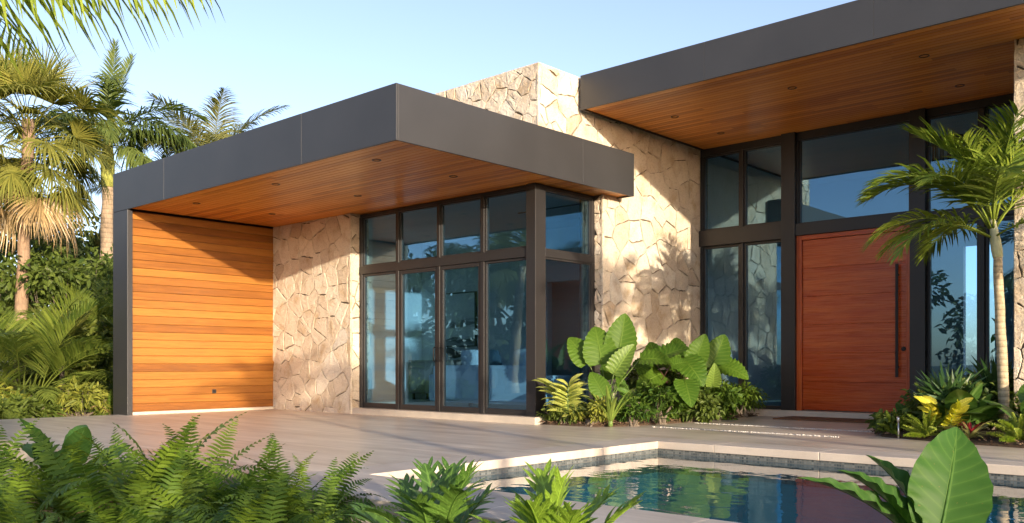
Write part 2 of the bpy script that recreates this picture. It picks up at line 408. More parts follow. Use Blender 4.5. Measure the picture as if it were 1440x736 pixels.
# outer retaining face of the coping, towards the planting
t = NT('retaining_render'); n = t.noise(t.geo(), 3.5, 6, .65); t.setp(Base_Color=t.ramp(n, [(.3, (.30, .28, .25)), (.6, (.55, .52, .47))]), Roughness=.85); t.bump(t.noise(t.geo(), 60, 4), .2, .01)
mb = MB(); mb.box(cx0 - .02, cx1 + .02, cy0 - .02, cy0 + .25, -.6, -.079); mb.build('retaining_wall', t.m, pool, world=True)
def water_mat():
    t = NT('pool_water'); t.n.remove(t.p); g = t.geo()
    tr = t.new('BsdfTransparent'); tr.inputs[0].default_value = (.38, .69, .83, 1)
    gl = t.new('BsdfGlossy'); gl.inputs['Roughness'].default_value = .015; gl.inputs['Color'].default_value = (1, 1, 1, 1)
    h = t.math('ADD', t.noise(t.mapping(g, (1.6, 2.6, 1)), 1.5, 2, .45, .6), t.math('MULTIPLY', t.noise(g, 9, 2), .16))
    b = t.new('Bump'); b.inputs['Strength'].default_value = .085; b.inputs['Distance'].default_value = .05; t.link(h, b.inputs['Height']); t.link(b.outputs[0], gl.inputs['Normal'])
    lw = t.new('LayerWeight'); lw.inputs['Blend'].default_value = .5; t.link(b.outputs[0], lw.inputs['Normal'])
    f = t.math('ADD', .03, t.math('MULTIPLY', t.math('POWER', lw.outputs['Facing'], 4.5), .95))
    mx = t.new('MixShader'); t.link(f, mx.inputs[0]); t.link(tr.outputs[0], mx.inputs[1]); t.link(gl.outputs[0], mx.inputs[2]); t.link(mx.outputs[0], t.out.inputs['Surface'])
    return t.m
mb = MB(); WZ = -.128
mb.add([(PX0 - .03, PY0 - .03, WZ), (PX1 + .03, PY0 - .03, WZ), (PX1 + .03, PY1 + .03, WZ), (PX0 - .03, PY1 + .03, WZ)], [(0, 1, 2, 3)])
tag(mb.build('water', water_mat()), kind='structure')

# ------------------------------------------------------------------ the house
house = thing('house', 'modern flat-roofed house with timber soffits, stone walls and dark framed glass', 'house')
ZS1, ZT1, ZS2, ZT2 = 3.45, 4.11, 4.628, 5.137
X0, XW, XS, XP, XT = -7.45, -6.98, -4.57, -.48, -.314
YR1, YST, YG, YT, YE, YF2 = 4.78, 2.84, 3.035, 4.40, 7.26, 3.77
# lower roof
mb = MB(); g = .0012
js = [X0, -5.63, -1.89, 0.0]
for a, b in zip(js, js[1:]): mb.box(a + (g if a != X0 else 0), b - (g if b else 0), 0, .03, ZS1, ZT1)
ys_ = [.0301, 3.5, YR1]
for a, b in zip(ys_, ys_[1:]): mb.box(-.03, 0, a + (g if a > 1 else 0), b - (g if b < 4 else 0), ZS1, ZT1)
mb.box(X0, X0 + .03, .0301, 8.2, ZS1, ZT1); mb.box(-2.4, -.031, YR1 - .03, YR1, ZS1, ZT1)
lower_roof = mb.build('roof', M['fascia'], house, bevel=.003, label='lower flat roof with deep charcoal fascia over the terrace')
mb = MB(); mb.box(X0 + .031, -.031, .031, YR1 - .031, 3.60, ZT1 - .02); mb.box(X0 + .031, -.8, YR1, 8.2, 3.60, ZT1 - .02)
mb.build('roof_deck', M['roofing'], lower_roof)
mb = MB(); boards(mb, (X0 + .5, YR1 - .031, 3.50), (1, 0, 0), (0, -1, 0), -X0 - .5 - .031, YR1 - .062, .098, .026, .008, 41)
mb.box(X0 + .5, -.032, .032, YR1 - .032, 3.501, 3.599)
mb.build('soffit', M['soffit'], lower_roof)
def downlight(x, y, z, parent):
    mb = MB(); n = 18; vs = []
    for r, dz in ((.062, 0), (.062, -.006), (.050, -.007), (.044, .012)):
        for k in range(n): vs.append((x + r * math.cos(2 * math.pi * k / n), y + r * math.sin(2 * math.pi * k / n), z + dz))
    fs = [(l * n + (k + 1) % n, l * n + k, (l + 1) * n + k, (l + 1) * n + (k + 1) % n) for l in range(3) for k in range(n)] + [tuple(3 * n + k for k in range(n))]
    mb.add(vs, fs); mb.build('downlight', M['chrome'], parent)
for x, y in ((-1.06, .57), (-3.36, .57), (-5.66, .57), (-1.06, 1.93), (-3.2, 1.93), (-5.66, 1.98)): downlight(x, y, 3.4735, lower_roof)
# upper roof
mb = MB(); X2 = XT + .052; XR2 = 8.4
js = [X2, 1.82, 4.05, 6.3, XR2]
for a, b in zip(js, js[1:]): mb.box(a + (g if a != X2 else 0), b - (g if b != XR2 else 0), YF2, YF2 + .03, ZS2, ZT2)
mb.box(XR2 - .03, XR2, YF2 + .0301, 12.4, ZS2, ZT2); mb.box(X2, X2 + .03, YF2 + .0301, 12.4, ZS2, ZT2)
upper_roof = mb.build('roof', M['fascia'], house, bevel=.003, label='upper flat roof with charcoal fascia over the entrance')
mb = MB(); mb.box(X2 + .031, XR2 - .031, YF2 + .031, 12.4, 4.78, ZT2 - .02); mb.build('roof_deck', M['roofing'], upper_roof)
mb = MB(); boards(mb, (X2 + .031, YE + .2, 4.678), (1, 0, 0), (0, -1, 0), XR2 - .064 - X2, YE + .2 - YF2 - .031, .098, .026, .008, 42)
mb.box(X2 + .0315, XR2 - .032, YF2 + .032, YE + .2, 4.679, 4.779); mb.build('soffit', M['soffit'], upper_roof)
for x, y in ((.53, 5.1), (2.5, 4.95), (4.27, 4.83), (.56, 6.45), (4.23, 6.39)): downlight(x, y, 4.6515, upper_roof)

# left timber wall in its metal surround
mb = MB(); mb.box(X0, -6.90, 0.0, .09, -.02, ZS1 - .004); mb.box(X0, XW - .06, .0901, 8.2, -.02, ZS1 - .004)
fin = mb.build('wall', M['fascia'], house, bevel=.004, label='charcoal metal end wall')
mb = MB(); boards(mb, (XW - .022, .091, .05), (0, 1, 0), (0, 0, 1), YST - .091 + .02, ZS1 - .06, .1365, .024, .009, 43, 8, 9, .001)
mb.box(XW - .06, XW - .023, .092, YST + .3, .03, ZS1 - .005)
wood = mb.build('timber_wall', M['cedar'], house)
mb = MB(); mb.box(XW - .05, XW + .03, .095, YST, -.02, .048); mb.build('base_strip', M['sill'], wood)
oz = Vector((XW + .003, 1.62, .36))
mb = MB(); mb.box(XW + .002, XW + .010, 1.58, 1.66, .33, .40); ou = mb.build('outlet', M['bronze'], wood, bevel=.002)
mb = MB(); mb.box(XW + .0101, XW + .013, 1.60, 1.615, .345, .385); mb.box(XW + .0101, XW + .013, 1.625, 1.64, .345, .385); mb.build('socket', M['blackmetal'], ou)

# stone walls
def stone_wall(name, faces, cores, label, seed):
    mb = MB()
    for c in cores: mb.box(*c)
    w = mb.build(name, M['mortar'], house, label=label)
    sb = MB()
    for k, f in enumerate(faces): stone_face(sb, *f[:5], f[5], seed + k)
    sb.build('stonework', M['stone'], w)
    return w
e = .034
stone_wall('stone_wall', [((XW, YST + e, -.02), (1, 0, 0), (0, 0, 1), XS - XW, ZS1 + .02 + .02, .30),
                          ((XS - e, YST, -.02), (0, 1, 0), (0, 0, 1), .40, ZS1 + .04, .26)],
           [(XW, XS - e, YST + e + .0005, 3.25, -.1, ZS1 + .015)], 'low stone wall between timber wall and glass doors', 100)
stone_wall('stone_wall', [((XT - e, YT, -.02), (0, 1, 0), (0, 0, 1), YE - YT + .1, ZS2 + .03, .33),
                          ((XP - .02, YT + e, -.02), (1, 0, 0), (0, 0, 1), XT - XP + .02, ZS1 + .03, .24),
                          ((XT - e, 2.88, 3.9), (0, 1, 0), (0, 0, 1), YT - 2.88, 5.122 - 3.9, .25),
                          ((XT - e, YT, ZS2 + .01), (0, 1, 0), (0, 0, 1), 3.2, 5.122 - ZS2 - .01, .3),
                          ((-2.46, 2.88 + e, 3.9), (1, 0, 0), (0, 0, 1), XT + 2.46, 5.122 - 3.9, .24),
                          ((-2.46 + e, 7.6, 3.9), (0, -1, 0), (0, 0, 1), 7.6 - 2.88, 5.122 - 3.9, .4)],
           [(-.80, XT - e - .0005, YT + e + .0005, 7.6, -.1, ZS2 + .02), (-2.46 + e, XT - e - .001, 2.88 + e + .001, 7.6, 3.9, 5.085)], 'tall stone wall rising through the roof as a block', 200)
mb = MB()
for i in range(5):                                                         # flat cap stones of the block
    y0 = 2.885 + i * .94
    for j in range(3): mb.box(-2.455 + j * .713 + .004, -2.455 + (j + 1) * .713 - .004, y0 + .004, y0 + .935, 5.086, 5.123 + .006 * ((i * 3 + j) % 3), .3 + .2 * ((i + j) % 3))
mb.build('cap_stones', M['stone'], house)
stone_wall('stone_wall', [((5.23, 4.95 + e, -.05), (1, 0, 0), (0, 0, 1), 2.4, ZS2 + .07, .32),
                          ((5.23 + e, YE + .1, -.05), (0, -1, 0), (0, 0, 1), YE + .1 - 4.95, ZS2 + .07, .32)],
           [(5.23 + e + .0005, 7.6, 4.95 + e + .0005, YE + .4, -.1, ZS2 + .02)], 'stone pier at the right of the entrance', 300)

# glazing: frame mesh with pane children
def window(name, bars, panes, axis, label=None, handles=None):
    """axis 'x': bars are (x0,x1,z0,z1,y0,y1); axis 'y': (y0,y1,z0,z1,x0,x1)"""
    mb = MB()
    for a0, a1, z0, z1, d0, d1 in bars:
        if axis == 'x': mb.box(a0, a1, d0, d1, z0, z1)
        else: mb.box(d0, d1, a0, a1, z0, z1)
    w = mb.build(name, M['bronze'], house, bevel=.003, label=label)
    for a0, a1, z0, z1, d in panes:
        mb = MB()
        if axis == 'x': mb.box(a0 - .008, a1 + .008, d, d + .012, z0 - .008, z1 + .008)
        else: mb.box(d, d + .012, a0 - .008, a1 + .008, z0 - .008, z1 + .008)
        mb.build('pane', M['glass'], w)
    return w
def framed(name, a0, a1, z0, z1, d0, d1, axis, s=.055, label=None, bot=None):
    b = bot or s
    bars = [(a0, a0 + s, z0, z1, d0, d1), (a1 - s, a1, z0, z1, d0, d1), (a0 + s, a1 - s, z0, z0 + b, d0, d1), (a0 + s, a1 - s, z1 - s, z1, d0, d1)]
    return window(name, bars, [(a0 + s, a1 - s, z0 + b, z1 - s, d0 + (d1 - d0) * .45)], axis, label)
F0, F1 = YG, YG + .10
mb = MB(); mb.box(XS + .002, -.37, YST + .03, YG + .16, -.02, .10); mb.box(-.52, -.37, YG + .161, YT, -.02, .10)
mb.build('sill', M['sill'], house, bevel=.006, label='limestone plinth under the left glazing')
# curtain frame: head, transom, mullions, corner post
mb = MB()
mb.box(XS, XP - .18, F0 + .01, F1 - .01, 3.41, 3.466)
mb.box(XS, XP - .18, F0 - .012, F1 + .01, 2.42, 2.555)
XM = [(-4.57, -4.50), (-3.597, -3.525), (-2.587, -2.525), (-1.612, -1.54)]
for a, b in XM: mb.box(a, b, F0 - .006, F1, .101, 2.4195); mb.box(a, b, F0 - .006, F1, 2.5555, 3.4095)
mb.box(XP - .18, XP, F0 - .03, F0 + .19, .101, 3.466)
mb.box(XP - .09, XP - .01, F0 + .19, YT + .02, 3.41, 3.466); mb.box(XP - .09, XP + .004, F0 + .19, YT + .02, 2.42, 2.52); mb.box(XP - .10, XP + .002, YT - .07, YT + .03, .101, 2.4195); mb.box(XP - .10, XP + .002, YT - .07, YT + .03, 2.5205, 3.4095)
mb.box(XP - .09, XP - .002, F0 + .19, YT - .07, .101, .16)
cf = mb.build('curtain_frame', M['bronze'], house, bevel=.004)
cols = [(-4.50, -3.597), (-3.525, -2.587), (-2.525, -1.612), (-1.54, XP - .18)]
for k, (a, b) in enumerate(cols):
    framed('window', a + .001, b - .001, 2.556, 3.409, F0 + .02, F1 - .02, 'x', .028, 'upper light of the left glazing')
    if k in (1, 2):
        d = framed('glass_door', a + .003, b - .003, .105, 2.415, F0 + .012, F1 - .02, 'x', .06, 'glazed leaf of the double doors', .085)
        hx = b - .035 if k == 1 else a + .035
        mb = MB(); pts = [(hx, F0 + .014, 1.12), (hx, F0 - .035, 1.12), (hx, F0 - .045, 1.105), (hx, F0 - .045, .925), (hx, F0 - .035, .91), (hx, F0 + .014, .91)]
        mb.tube(pts, .009, 8); mb.build('handle', M['blackmetal'], d, smooth=True)
    else:
        framed('window', a + .001, b - .001, .105, 2.415, F0 + .02, F1 - .02, 'x', .035, 'fixed light beside the glass doors', .085)
framed('window', F0 + .191, YT - .071, 2.521, 3.409, XP - .075, XP - .015, 'y', .028, 'upper light on the return of the glazing')
framed('window', F0 + .191, YT - .071, .161, 2.419, XP - .075, XP - .015, 'y', .028, 'tall light on the return of the glazing')
# entrance glazing
E0, E1 = YE, YE + .12
mb = MB(); mb.box(XT + .02, 5.22, YE - .16, YE + .2, -.02, .10); mb.build('sill', M['sill'], house, bevel=.006, label='limestone threshold step under the entrance')
mb = MB()
mb.box(XT + .01, 5.24, E0 + .002, E1, 4.53, 4.652)
mb.box(XT + .01, 1.25, E0 - .05, E1 + .02, 2.93, 3.21); mb.box(1.49, 3.30, E0 - .05, E1 + .02, 2.955, 3.15); mb.box(3.52, 5.24, E0 - .02, E1 + .02, 2.96, 3.10)
mb.box(1.25, 1.49, E0 - .07, E1 + .03, .101, 4.652); mb.box(3.30, 3.52, E0 - .07, E1 + .03, .101, 4.652)
for a, b in ((XT + .01, -.262), (.46, .53), (4.24, 4.31)):
    mb.box(a, b, E0, E1, .101, 2.929); mb.box(a, b, E0, E1, 3.2105, 4.529)
for a, b in ((1.49, 1.52), (3.275, 3.30)): mb.box(a, b, E0, E1, 3.1505, 4.529)
ef = mb.build('entrance_frame', M['bronze'], house, bevel=.004)
for a, b in ((-.262, .46), (.53, 1.25), (3.52, 4.24), (4.31, 5.25)):
    framed('window', a + .001, b - .001, 3.211 if a < 3 else 3.101, 4.529, E0 + .03, E1 - .02, 'x', .03, 'upper light of the entrance glazing')
    framed('window', a + .001, b - .001, .102, 2.929, E0 + .03, E1 - .02, 'x', .04, 'tall sidelight of the entrance glazing', .06)
framed('window', 1.521, 3.274, 3.151, 4.529, E0 + .03, E1 - .02, 'x', .02, 'wide light over the front door')
# pivot door
mb = MB(); boards(mb, (1.585, E0 + .055, .115), (1, 0, 0), (0, 0, 1), 3.225 - 1.585, 2.875 - .115, .46, .03, .0018, 55, 9, 10, .0008)
mb.box(1.585, 3.225, E0 + .056, E0 + .10, .112, 2.877)
fd = mb.build('front_door', M['mahogany'], house, label='tall red mahogany pivot door')
mb = MB()
def plank(x0, x1, z0, z1, vert, y0=E0 - .01, y1=E0 + .10):
    r = rng.random() * 40; b = len(mb.v); mb.box(x0, x1, y0, y1, z0, z1, .45)
    for i in range(b, b + 8):
        p = mb.v[i]; mb.uv[i] = ((p[2] + r, p[0] + p[1], r) if vert else (p[0] + r, p[2] + p[1], r))
plank(1.492, 1.58, .101, 2.953, True); plank(3.23, 3.298, .101, 2.953, True); plank(1.581, 3.229, 2.88, 2.953, False)
mb.build('door_frame', M['mahogany'], fd, bevel=.004)
mb = MB(); mb.box(3.085, 3.125, E0 - .055, E0 - .03, .66, 2.38); mb.box(3.092, 3.118, E0 - .031, E0 + .03, .80, .83); mb.box(3.092, 3.118, E0 - .031, E0 + .03, 2.2, 2.23)
mb.build('handle', M['blackmetal'], fd, bevel=.003)
mb = MB(); mb.tube([(3.185, E0 + .03, 1.09), (3.185, E0 + .012, 1.09), (3.185, E0 + .005, 1.09)], [.034, .034, .026], 20); mb.build('lock', M['blackmetal'], fd, smooth=False)

# rooms behind the glass
mb = MB(); mb.box(-7.0, -.80, 3.2, 7.5, -.02, .099); mb.box(XT, 7.6, YE + .21, 12.2, -.02, .099); mb.build('room_floor', M['room_floor'], house)
mb = MB(); mb.box(-6.97, -.82, 3.14, 7.5, 3.467, 3.598); mb.box(XT + .06, 7.6, YE + .21, 7.6, 4.66, 4.77); mb.box(-.8, 7.6, 7.601, 12.2, 4.66, 4.77); mb.build('ceiling', M['white'], house)
mb = MB()
mb.box(-7.03, -6.93, 3.26, 7.5, .1, 3.466)                                        # left wall of the living room
mb.box(-6.93, -3.3, 6.6, 6.75, .1, 3.466); mb.box(-3.3, -2.3, 6.6, 6.75, 2.45, 3.466); mb.box(-2.3, -.80, 6.6, 6.75, .1, 3.466)
mb.box(-6.9, -.9, 7.9, 8.0, .1, 3.466)
mb.box(-.80, -.70, 7.601, 12.2, .1, 4.65); mb.box(-.70, 2.8, 11.6, 11.75, .1, 4.65); mb.box(2.8, 5.4, 11.6, 11.75, 3.1, 4.65); mb.box(5.4, 7.6, 11.6, 11.75, .1, 4.65)
mb.box(7.5, 7.6, YE + .42, 11.6, .1, 4.65); mb.box(3.9, 4.15, 9.4, 11.59, .1, 2.9)
mb.build('interior_wall', M['white'], house)
# ------------------------------------------------------------------ plant materials and leaf shapes
def leaf_mat(name, dark, light, vein=None, rough=0.42, trans=0.22, var=0.35, veincol=None, nveins=16, spec=0.5):
    t = NT(name); tint = t.attr('tint'); luv = t.attr('luv', True)
    f = t.math('ADD', t.math('MULTIPLY', tint, 1.0 - var), t.math('MULTIPLY', t.rand(), var))
    f = t.math('ADD', f, t.math('MULTIPLY', t.math('SUBTRACT', t.noise(t.obj(), 6, 3), 0.5), 0.25))
    c = t.ramp(f, [(0.05, dark), (0.5, tuple((a + b) * .5 for a, b in zip(dark, light))), (0.95, light)])
    if vein:
        sp = t.new('SeparateXYZ'); t.link(luv, sp.inputs[0]); u, v = sp.outputs[0], sp.outputs[1]
        au = t.math('ABSOLUTE', u)
        if vein == 'paddle': ph = t.math('MULTIPLY', t.math('SUBTRACT', v, t.math('MULTIPLY', au, 0.16)), nveins)
        else: ph = t.math('MULTIPLY', au, nveins)
        w = t.math('ABSOLUTE', t.math('SUBTRACT', t.math('FRACT', ph), 0.5))
        line = t.ramp(w, [(0.0, (1, 1, 1)), (0.10, (0.25, .25, .25)), (0.3, (0, 0, 0))])
        mid = t.ramp(au, [(0.0, (1, 1, 1)), (0.035, (1, 1, 1)), (0.06, (0, 0, 0))])
        k = t.math('MAXIMUM', t.math('MULTIPLY', line, 0.42), t.math('MULTIPLY', mid, 0.8))
        c = t.mix(k, c, (*(veincol or tuple(min(1, x * 1.9 + .02) for x in light)), 1))
        t.bump(w, 0.25, 0.004)
    sp_ = t.noise(t.obj(), 34, 2, .5); c = t.mix(t.ramp(sp_, [(.70, (0, 0, 0)), (.76, (.7, .7, .7))]), c, (.16, .12, .035, 1))
    t.setp(Base_Color=c, Roughness=rough, Specular_IOR_Level=spec)
    tl = t.new('BsdfTranslucent'); t.link(t.mix(1.0, c, (1.1, 1.25, .5, 1), 'MULTIPLY'), tl.inputs['Color'])
    mx = t.new('MixShader'); mx.inputs[0].default_value = trans
    t.link(t.p.outputs[0], mx.inputs[1]); t.link(tl.outputs[0], mx.inputs[2]); t.link(mx.outputs[0], t.out.inputs['Surface'])
    return t.m
L = {}
L['sabal'] = leaf_mat('sabal_leaf', (.075, .10, .018), (.30, .29, .060), rough=.55, spec=.28, trans=.3)
L['dead'] = leaf_mat('dry_frond', (.22, .14, .06), (.48, .35, .17), trans=.1)
L['royal'] = leaf_mat('royal_leaf', (.045, .085, .018), (.15, .19, .045), rough=.55, spec=.28, trans=.3)
L['coco'] = leaf_mat('coconut_leaf', (.08, .11, .03), (.25, .24, .08), rough=.55, spec=.28, trans=.3)
L['areca'] = leaf_mat('areca_leaf', (.05, .105, .016), (.22, .27, .045), rough=.55, spec=.28, trans=.3)
L['palm'] = leaf_mat('young_palm_leaf', (.05, .11, .012), (.28, .35, .045), rough=.45, spec=.35)
L['fern'] = leaf_mat('fern_leaf', (.020, .064, .008), (.19, .285, .032), rough=.55, trans=.22, spec=.2, var=.6)
L['bush'] = leaf_mat('hedge_leaf', (.026, .058, .010), (.15, .20, .035), rough=.55, spec=.28, trans=.3)
L['bush_y'] = leaf_mat('yellowish_shrub_leaf', (.06, .10, .014), (.30, .31, .05), rough=.55, spec=.28, trans=.3)
L['heart'] = leaf_mat('heart_leaf', (.022, .070, .012), (.09, .175, .03), 'radial', .35, .25, nveins=9, veincol=(.13, .22, .06), spec=.35)
L['tree'] = leaf_mat('dark_tree_leaf', (.018, .040, .012), (.075, .11, .03), rough=.55, spec=.28, trans=.3)
L['ear'] = leaf_mat('elephant_ear_leaf', (.020, .066, .006), (.090, .165, .016), 'paddle', .5, .16, nveins=10, veincol=(.15, .23, .04), spec=.15)
L['ear_y'] = leaf_mat('pale_elephant_ear_leaf', (.07, .14, .02), (.18, .26, .045), 'paddle', .45, .25, nveins=10, spec=.3)
L['paddle'] = leaf_mat('paddle_leaf', (.024, .078, .016), (.075, .165, .034), 'paddle', .5, .22, nveins=13, veincol=(.12, .21, .06), spec=.15)
L['big'] = leaf_mat('taro_leaf', (.015, .052, .008), (.048, .120, .020), 'paddle', .5, .12, nveins=10, veincol=(.085, .165, .030), spec=.15)
L['lobed'] = leaf_mat('lobed_leaf', (.026, .082, .012), (.11, .205, .032), 'paddle', .4, .25, nveins=5)
L['lobed_y'] = leaf_mat('fresh_lobed_leaf', (.075, .15, .012), (.19, .30, .03), 'paddle', .4, .3, nveins=5)
L['ginger'] = leaf_mat('variegated_ginger_leaf', (.12, .20, .03), (.48, .48, .12), 'paddle', .4, .25, nveins=14)
L['strap'] = leaf_mat('strap_leaf', (.10, .19, .03), (.26, .33, .06), None, .35, .25)
L['croton'] = leaf_mat('yellow_croton_leaf', (.20, .26, .02), (.72, .60, .05), 'paddle', .35, .2, nveins=9)
L['foxtail'] = leaf_mat('foxtail_leaf', (.15, .25, .03), (.44, .50, .08), None, .5, .3)
L['fan'] = leaf_mat('fan_shrub_leaf', (.025, .065, .020), (.075, .145, .04), None, .3, .15)
L['brom'] = leaf_mat('striped_bromeliad_leaf', (.16, .20, .05), (.50, .47, .20), None, .35, .15)
L['brom_r'] = leaf_mat('red_bromeliad_leaf', (.16, .012, .018), (.40, .03, .045), None, .35, .15)
M['stalk'] = plain('green_stalk', (.13, .20, .05), .45, 0, .2, 8)
M['stalk_r'] = plain('purple_stalk', (.10, .045, .04), .45, 0, .2, 8)
def bark_mat(name, a, b, rings=0.0, ringcol=None):
    t = NT(name); luv = t.attr('luv', True); o = t.obj()
    n = t.noise(t.mapping(o, (6, 6, 2.0)), 4, 6, .7); c = t.ramp(n, [(.3, a), (.7, b)])
    h = n
    if rings:
        sp = t.new('SeparateXYZ'); t.link(o, sp.inputs[0])
        w = t.math('ABSOLUTE', t.math('SUBTRACT', t.math('FRACT', t.math('ADD', t.math('MULTIPLY', sp.outputs[2], rings), t.math('MULTIPLY', n, .25))), .5))
        c = t.mix(t.ramp(w, [(0, (.5, .5, .5)), (.06, (.3, .3, .3)), (.16, (0, 0, 0))]), c, (*(ringcol or tuple(x * .45 for x in a)), 1))
        h = t.math('ADD', t.math('MULTIPLY', w, 2), n)
    t.setp(Base_Color=c, Roughness=.85); t.bump(h, .5, .02); return t.m
M['bark'] = bark_mat('grey_bark', (.09, .07, .05), (.22, .18, .14))
M['sabal_bark'] = bark_mat('sabal_bark', (.19, .12, .075), (.36, .25, .16), 3, (.20, .14, .09))
M['royal_bark'] = bark_mat('royal_bark', (.24, .17, .11), (.42, .33, .23), 7)
M['palm_bark'] = bark_mat('ringed_palm_bark', (.30, .235, .14), (.50, .42, .28), 14)
M['crownshaft'] = bark_mat('crownshaft', (.20, .24, .05), (.40, .40, .09))
M['crownshaft_p'] = bark_mat('pale_crownshaft', (.38, .40, .22), (.55, .54, .34))

def vn(a): return a / max(1e-9, np.linalg.norm(a))
def prof_palm(s): return (min(1, .45 + 2.6 * s)) * (1 - max(0, s - .45) ** 1.6 * 1.75)
def prof_fern(s): return (min(1, .35 + 4.0 * s)) * max(.05, (1 - s ** 2.2)) ** .8
def pinnate(name, mat, Ln, n, ll, lw, a0, arch, seed, s0=.18, vee=.3, fwd=.5, droop=.5, prof=prof_palm, rr=.012, segs=3, jit=.12, apow=1.25, wprof=(.5, 1, .75, .05), tip_fwd=.55, miss=0.0):
    rg = np.random.RandomState(seed); ns = 16; P = [np.zeros(3)]; TH = []
    for i in range(ns):
        s = (i + .5) / ns; th = R(a0) - R(arch) * s ** apow; TH.append(th)
        P.append(P[-1] + np.array([math.cos(th), 0.0, math.sin(th)]) * Ln / ns)
    side_sway = rg.uniform(-.06, .06) * Ln
    for i, p in enumerate(P): p[1] += side_sway * (i / ns) ** 2
    mb = MB(); mb.tube(P[::2], [rr * (1 - .88 * i / 8) for i in range(9)], 5, .75)
    for i in range(n):
        s = s0 + (1 - s0) * (i + .5) / n; k = min(ns - 1, int(s * ns)); f = s * ns - k
        p = P[k] * (1 - f) + P[k + 1] * f; th = TH[k]
        T = np.array([math.cos(th), 0, math.sin(th)]); U = np.array([-math.sin(th), 0, math.cos(th)])
        for sd in (-1, 1):
            if rg.rand() < miss: continue
            fw = fwd + tip_fwd * s + rg.uniform(-jit, jit); ve = vee + rg.uniform(-jit, jit) * 1.4
            d = vn(np.array([0, sd, 0]) * math.cos(fw) * math.cos(ve) + T * math.sin(fw) + U * math.sin(ve))
            ln = ll * prof(s) * rg.uniform(.88, 1.08); q = p.copy(); vs = []; tn = rg.uniform(.15, .85)
            wd = vn(T - d * np.dot(T, d)); wd = vn(wd + U * rg.uniform(-.35, .35))
            for j in range(segs + 1):
                w = lw * wprof[min(j, len(wprof) - 1)] * (.6 + .4 * prof(s)) * .5
                vs += [q - wd * w, q + wd * w]
                dd = vn(d + np.array([0, 0, -1.0]) * droop * ((j + 1) / segs) ** 1.4); q = q + dd * ln / segs
                wd = vn(wd - dd * np.dot(wd, dd))
            mb.add(vs, [(2 * j, 2 * j + 1, 2 * j + 3, 2 * j + 2) for j in range(segs)], tn,
                   [((1 if m % 2 else -1) * .9, (m // 2) / segs, 0) for m in range(len(vs))])
    return mb.mesh(name, mat, True)

def fan(name, mat, pet, Rr, n, a0, seed, spread=125, droop=.5, fold=.25, arch=25):
    """palmate leaf: arching stalk, then n pleated segments joined near the base and hanging at the tips"""
    rg = np.random.RandomState(seed); mb = MB(); P = [np.zeros(3)]; th = R(a0)
    for i in range(8):
        th = R(a0) - R(arch) * (i / 8) ** 1.5; P.append(P[-1] + np.array([math.cos(th), 0, math.sin(th)]) * pet / 8)
    mb.tube(P, [.014 * (1 - .5 * i / 8) for i in range(9)], 5, .8)
    o = P[-1]; T = np.array([math.cos(th), 0, math.sin(th)]); U = np.array([-math.sin(th), 0, math.cos(th)]); S = np.array([0, 1.0, 0])
    for i in range(n):
        ph = R(-spread + 2 * spread * (i + .5) / n) + rg.uniform(-.03, .03)
        d = vn(T * math.cos(ph) + S * math.sin(ph) + U * (fold * abs(math.sin(ph)) + rg.uniform(-.06, .06)))
        wd = vn(np.cross(U, d)); ln = Rr * (1 - .25 * (abs(ph) / R(spread)) ** 2) * rg.uniform(.88, 1.05)
        w0 = 2 * R(spread) / n * Rr * .42 * .46; q = o.copy(); vs = []; tn = rg.uniform(.15, .85)
        for j, w in enumerate((.12, 1.0, .95, .55, .06)):
            pl = U * (w0 * .28 * (1 if i % 2 else -1))
            vs += [q - wd * w0 * w + pl * w, q + wd * w0 * w - pl * w]
            dd = vn(d + np.array([0, 0, -1.0]) * droop * max(0, (j - .6) / 3) ** 1.3 * rg.uniform(.7, 1.3)); q = q + dd * ln / 4
        mb.add(vs, [(2 * j, 2 * j + 1, 2 * j + 3, 2 * j + 2) for j in range(4)], tn)
    return mb.mesh(name, mat, True)

def blade(name, mat, Ln, W, seed, outline=None, nu=16, nv=8, fold=.25, arch=30, ripple=.02, nrip=7, twist=0, stalk=0, apow=1.5, margin=0.0):
    """a leaf along +X with its face to +Z; luv = (across -1..1, along 0..1)"""
    rg = np.random.RandomState(seed); outline = outline or (lambda t: (math.sin(math.pi * min(1, t ** .72)) ** .8))
    mb = MB(); p = np.zeros(3); vs = []; uv = []
    C0 = [p.copy()]
    for i in range(nu):
        th = -R(arch) * ((i + .5) / nu) ** apow; p = p + np.array([math.cos(th), 0, math.sin(th)]) * Ln / nu; C0.append(p.copy())
    for i in range(nu + 1):
        t = i / nu; th = -R(arch) * t ** apow; U = np.array([-math.sin(th), 0, math.cos(th)]); tw = twist * t
        w = max(.002, outline(t)) * W * (1 + margin * math.sin(t * nrip * 2 * math.pi + seed))
        for j in range(nv + 1):
            s = -1 + 2 * j / nv
            z = fold * abs(s) ** 1.3 * w + ripple * abs(s) ** 2 * math.sin(t * nrip * 2 * math.pi + (1.1 if s < 0 else 0) + seed) * outline(t)
            y = s * w; v = C0[i] + np.array([0, y * math.cos(tw), 0]) + U * (z + y * math.sin(tw)); vs.append(v); uv.append((s, t, 0))
    n1 = nv + 1
    mb.add(vs, [(i * n1 + j, (i + 1) * n1 + j, (i + 1) * n1 + j + 1, i * n1 + j + 1) for i in range(nu) for j in range(nv)], .5, uv)
    mb.tube([c - np.array([0, 0, .002]) for c in C0[::4]], [.006 * W / .1 * (1 - .8 * i / (len(C0[::4]) - 1)) for i in range(len(C0[::4]))], 5, .9)
    return mb.mesh(name, mat, True)

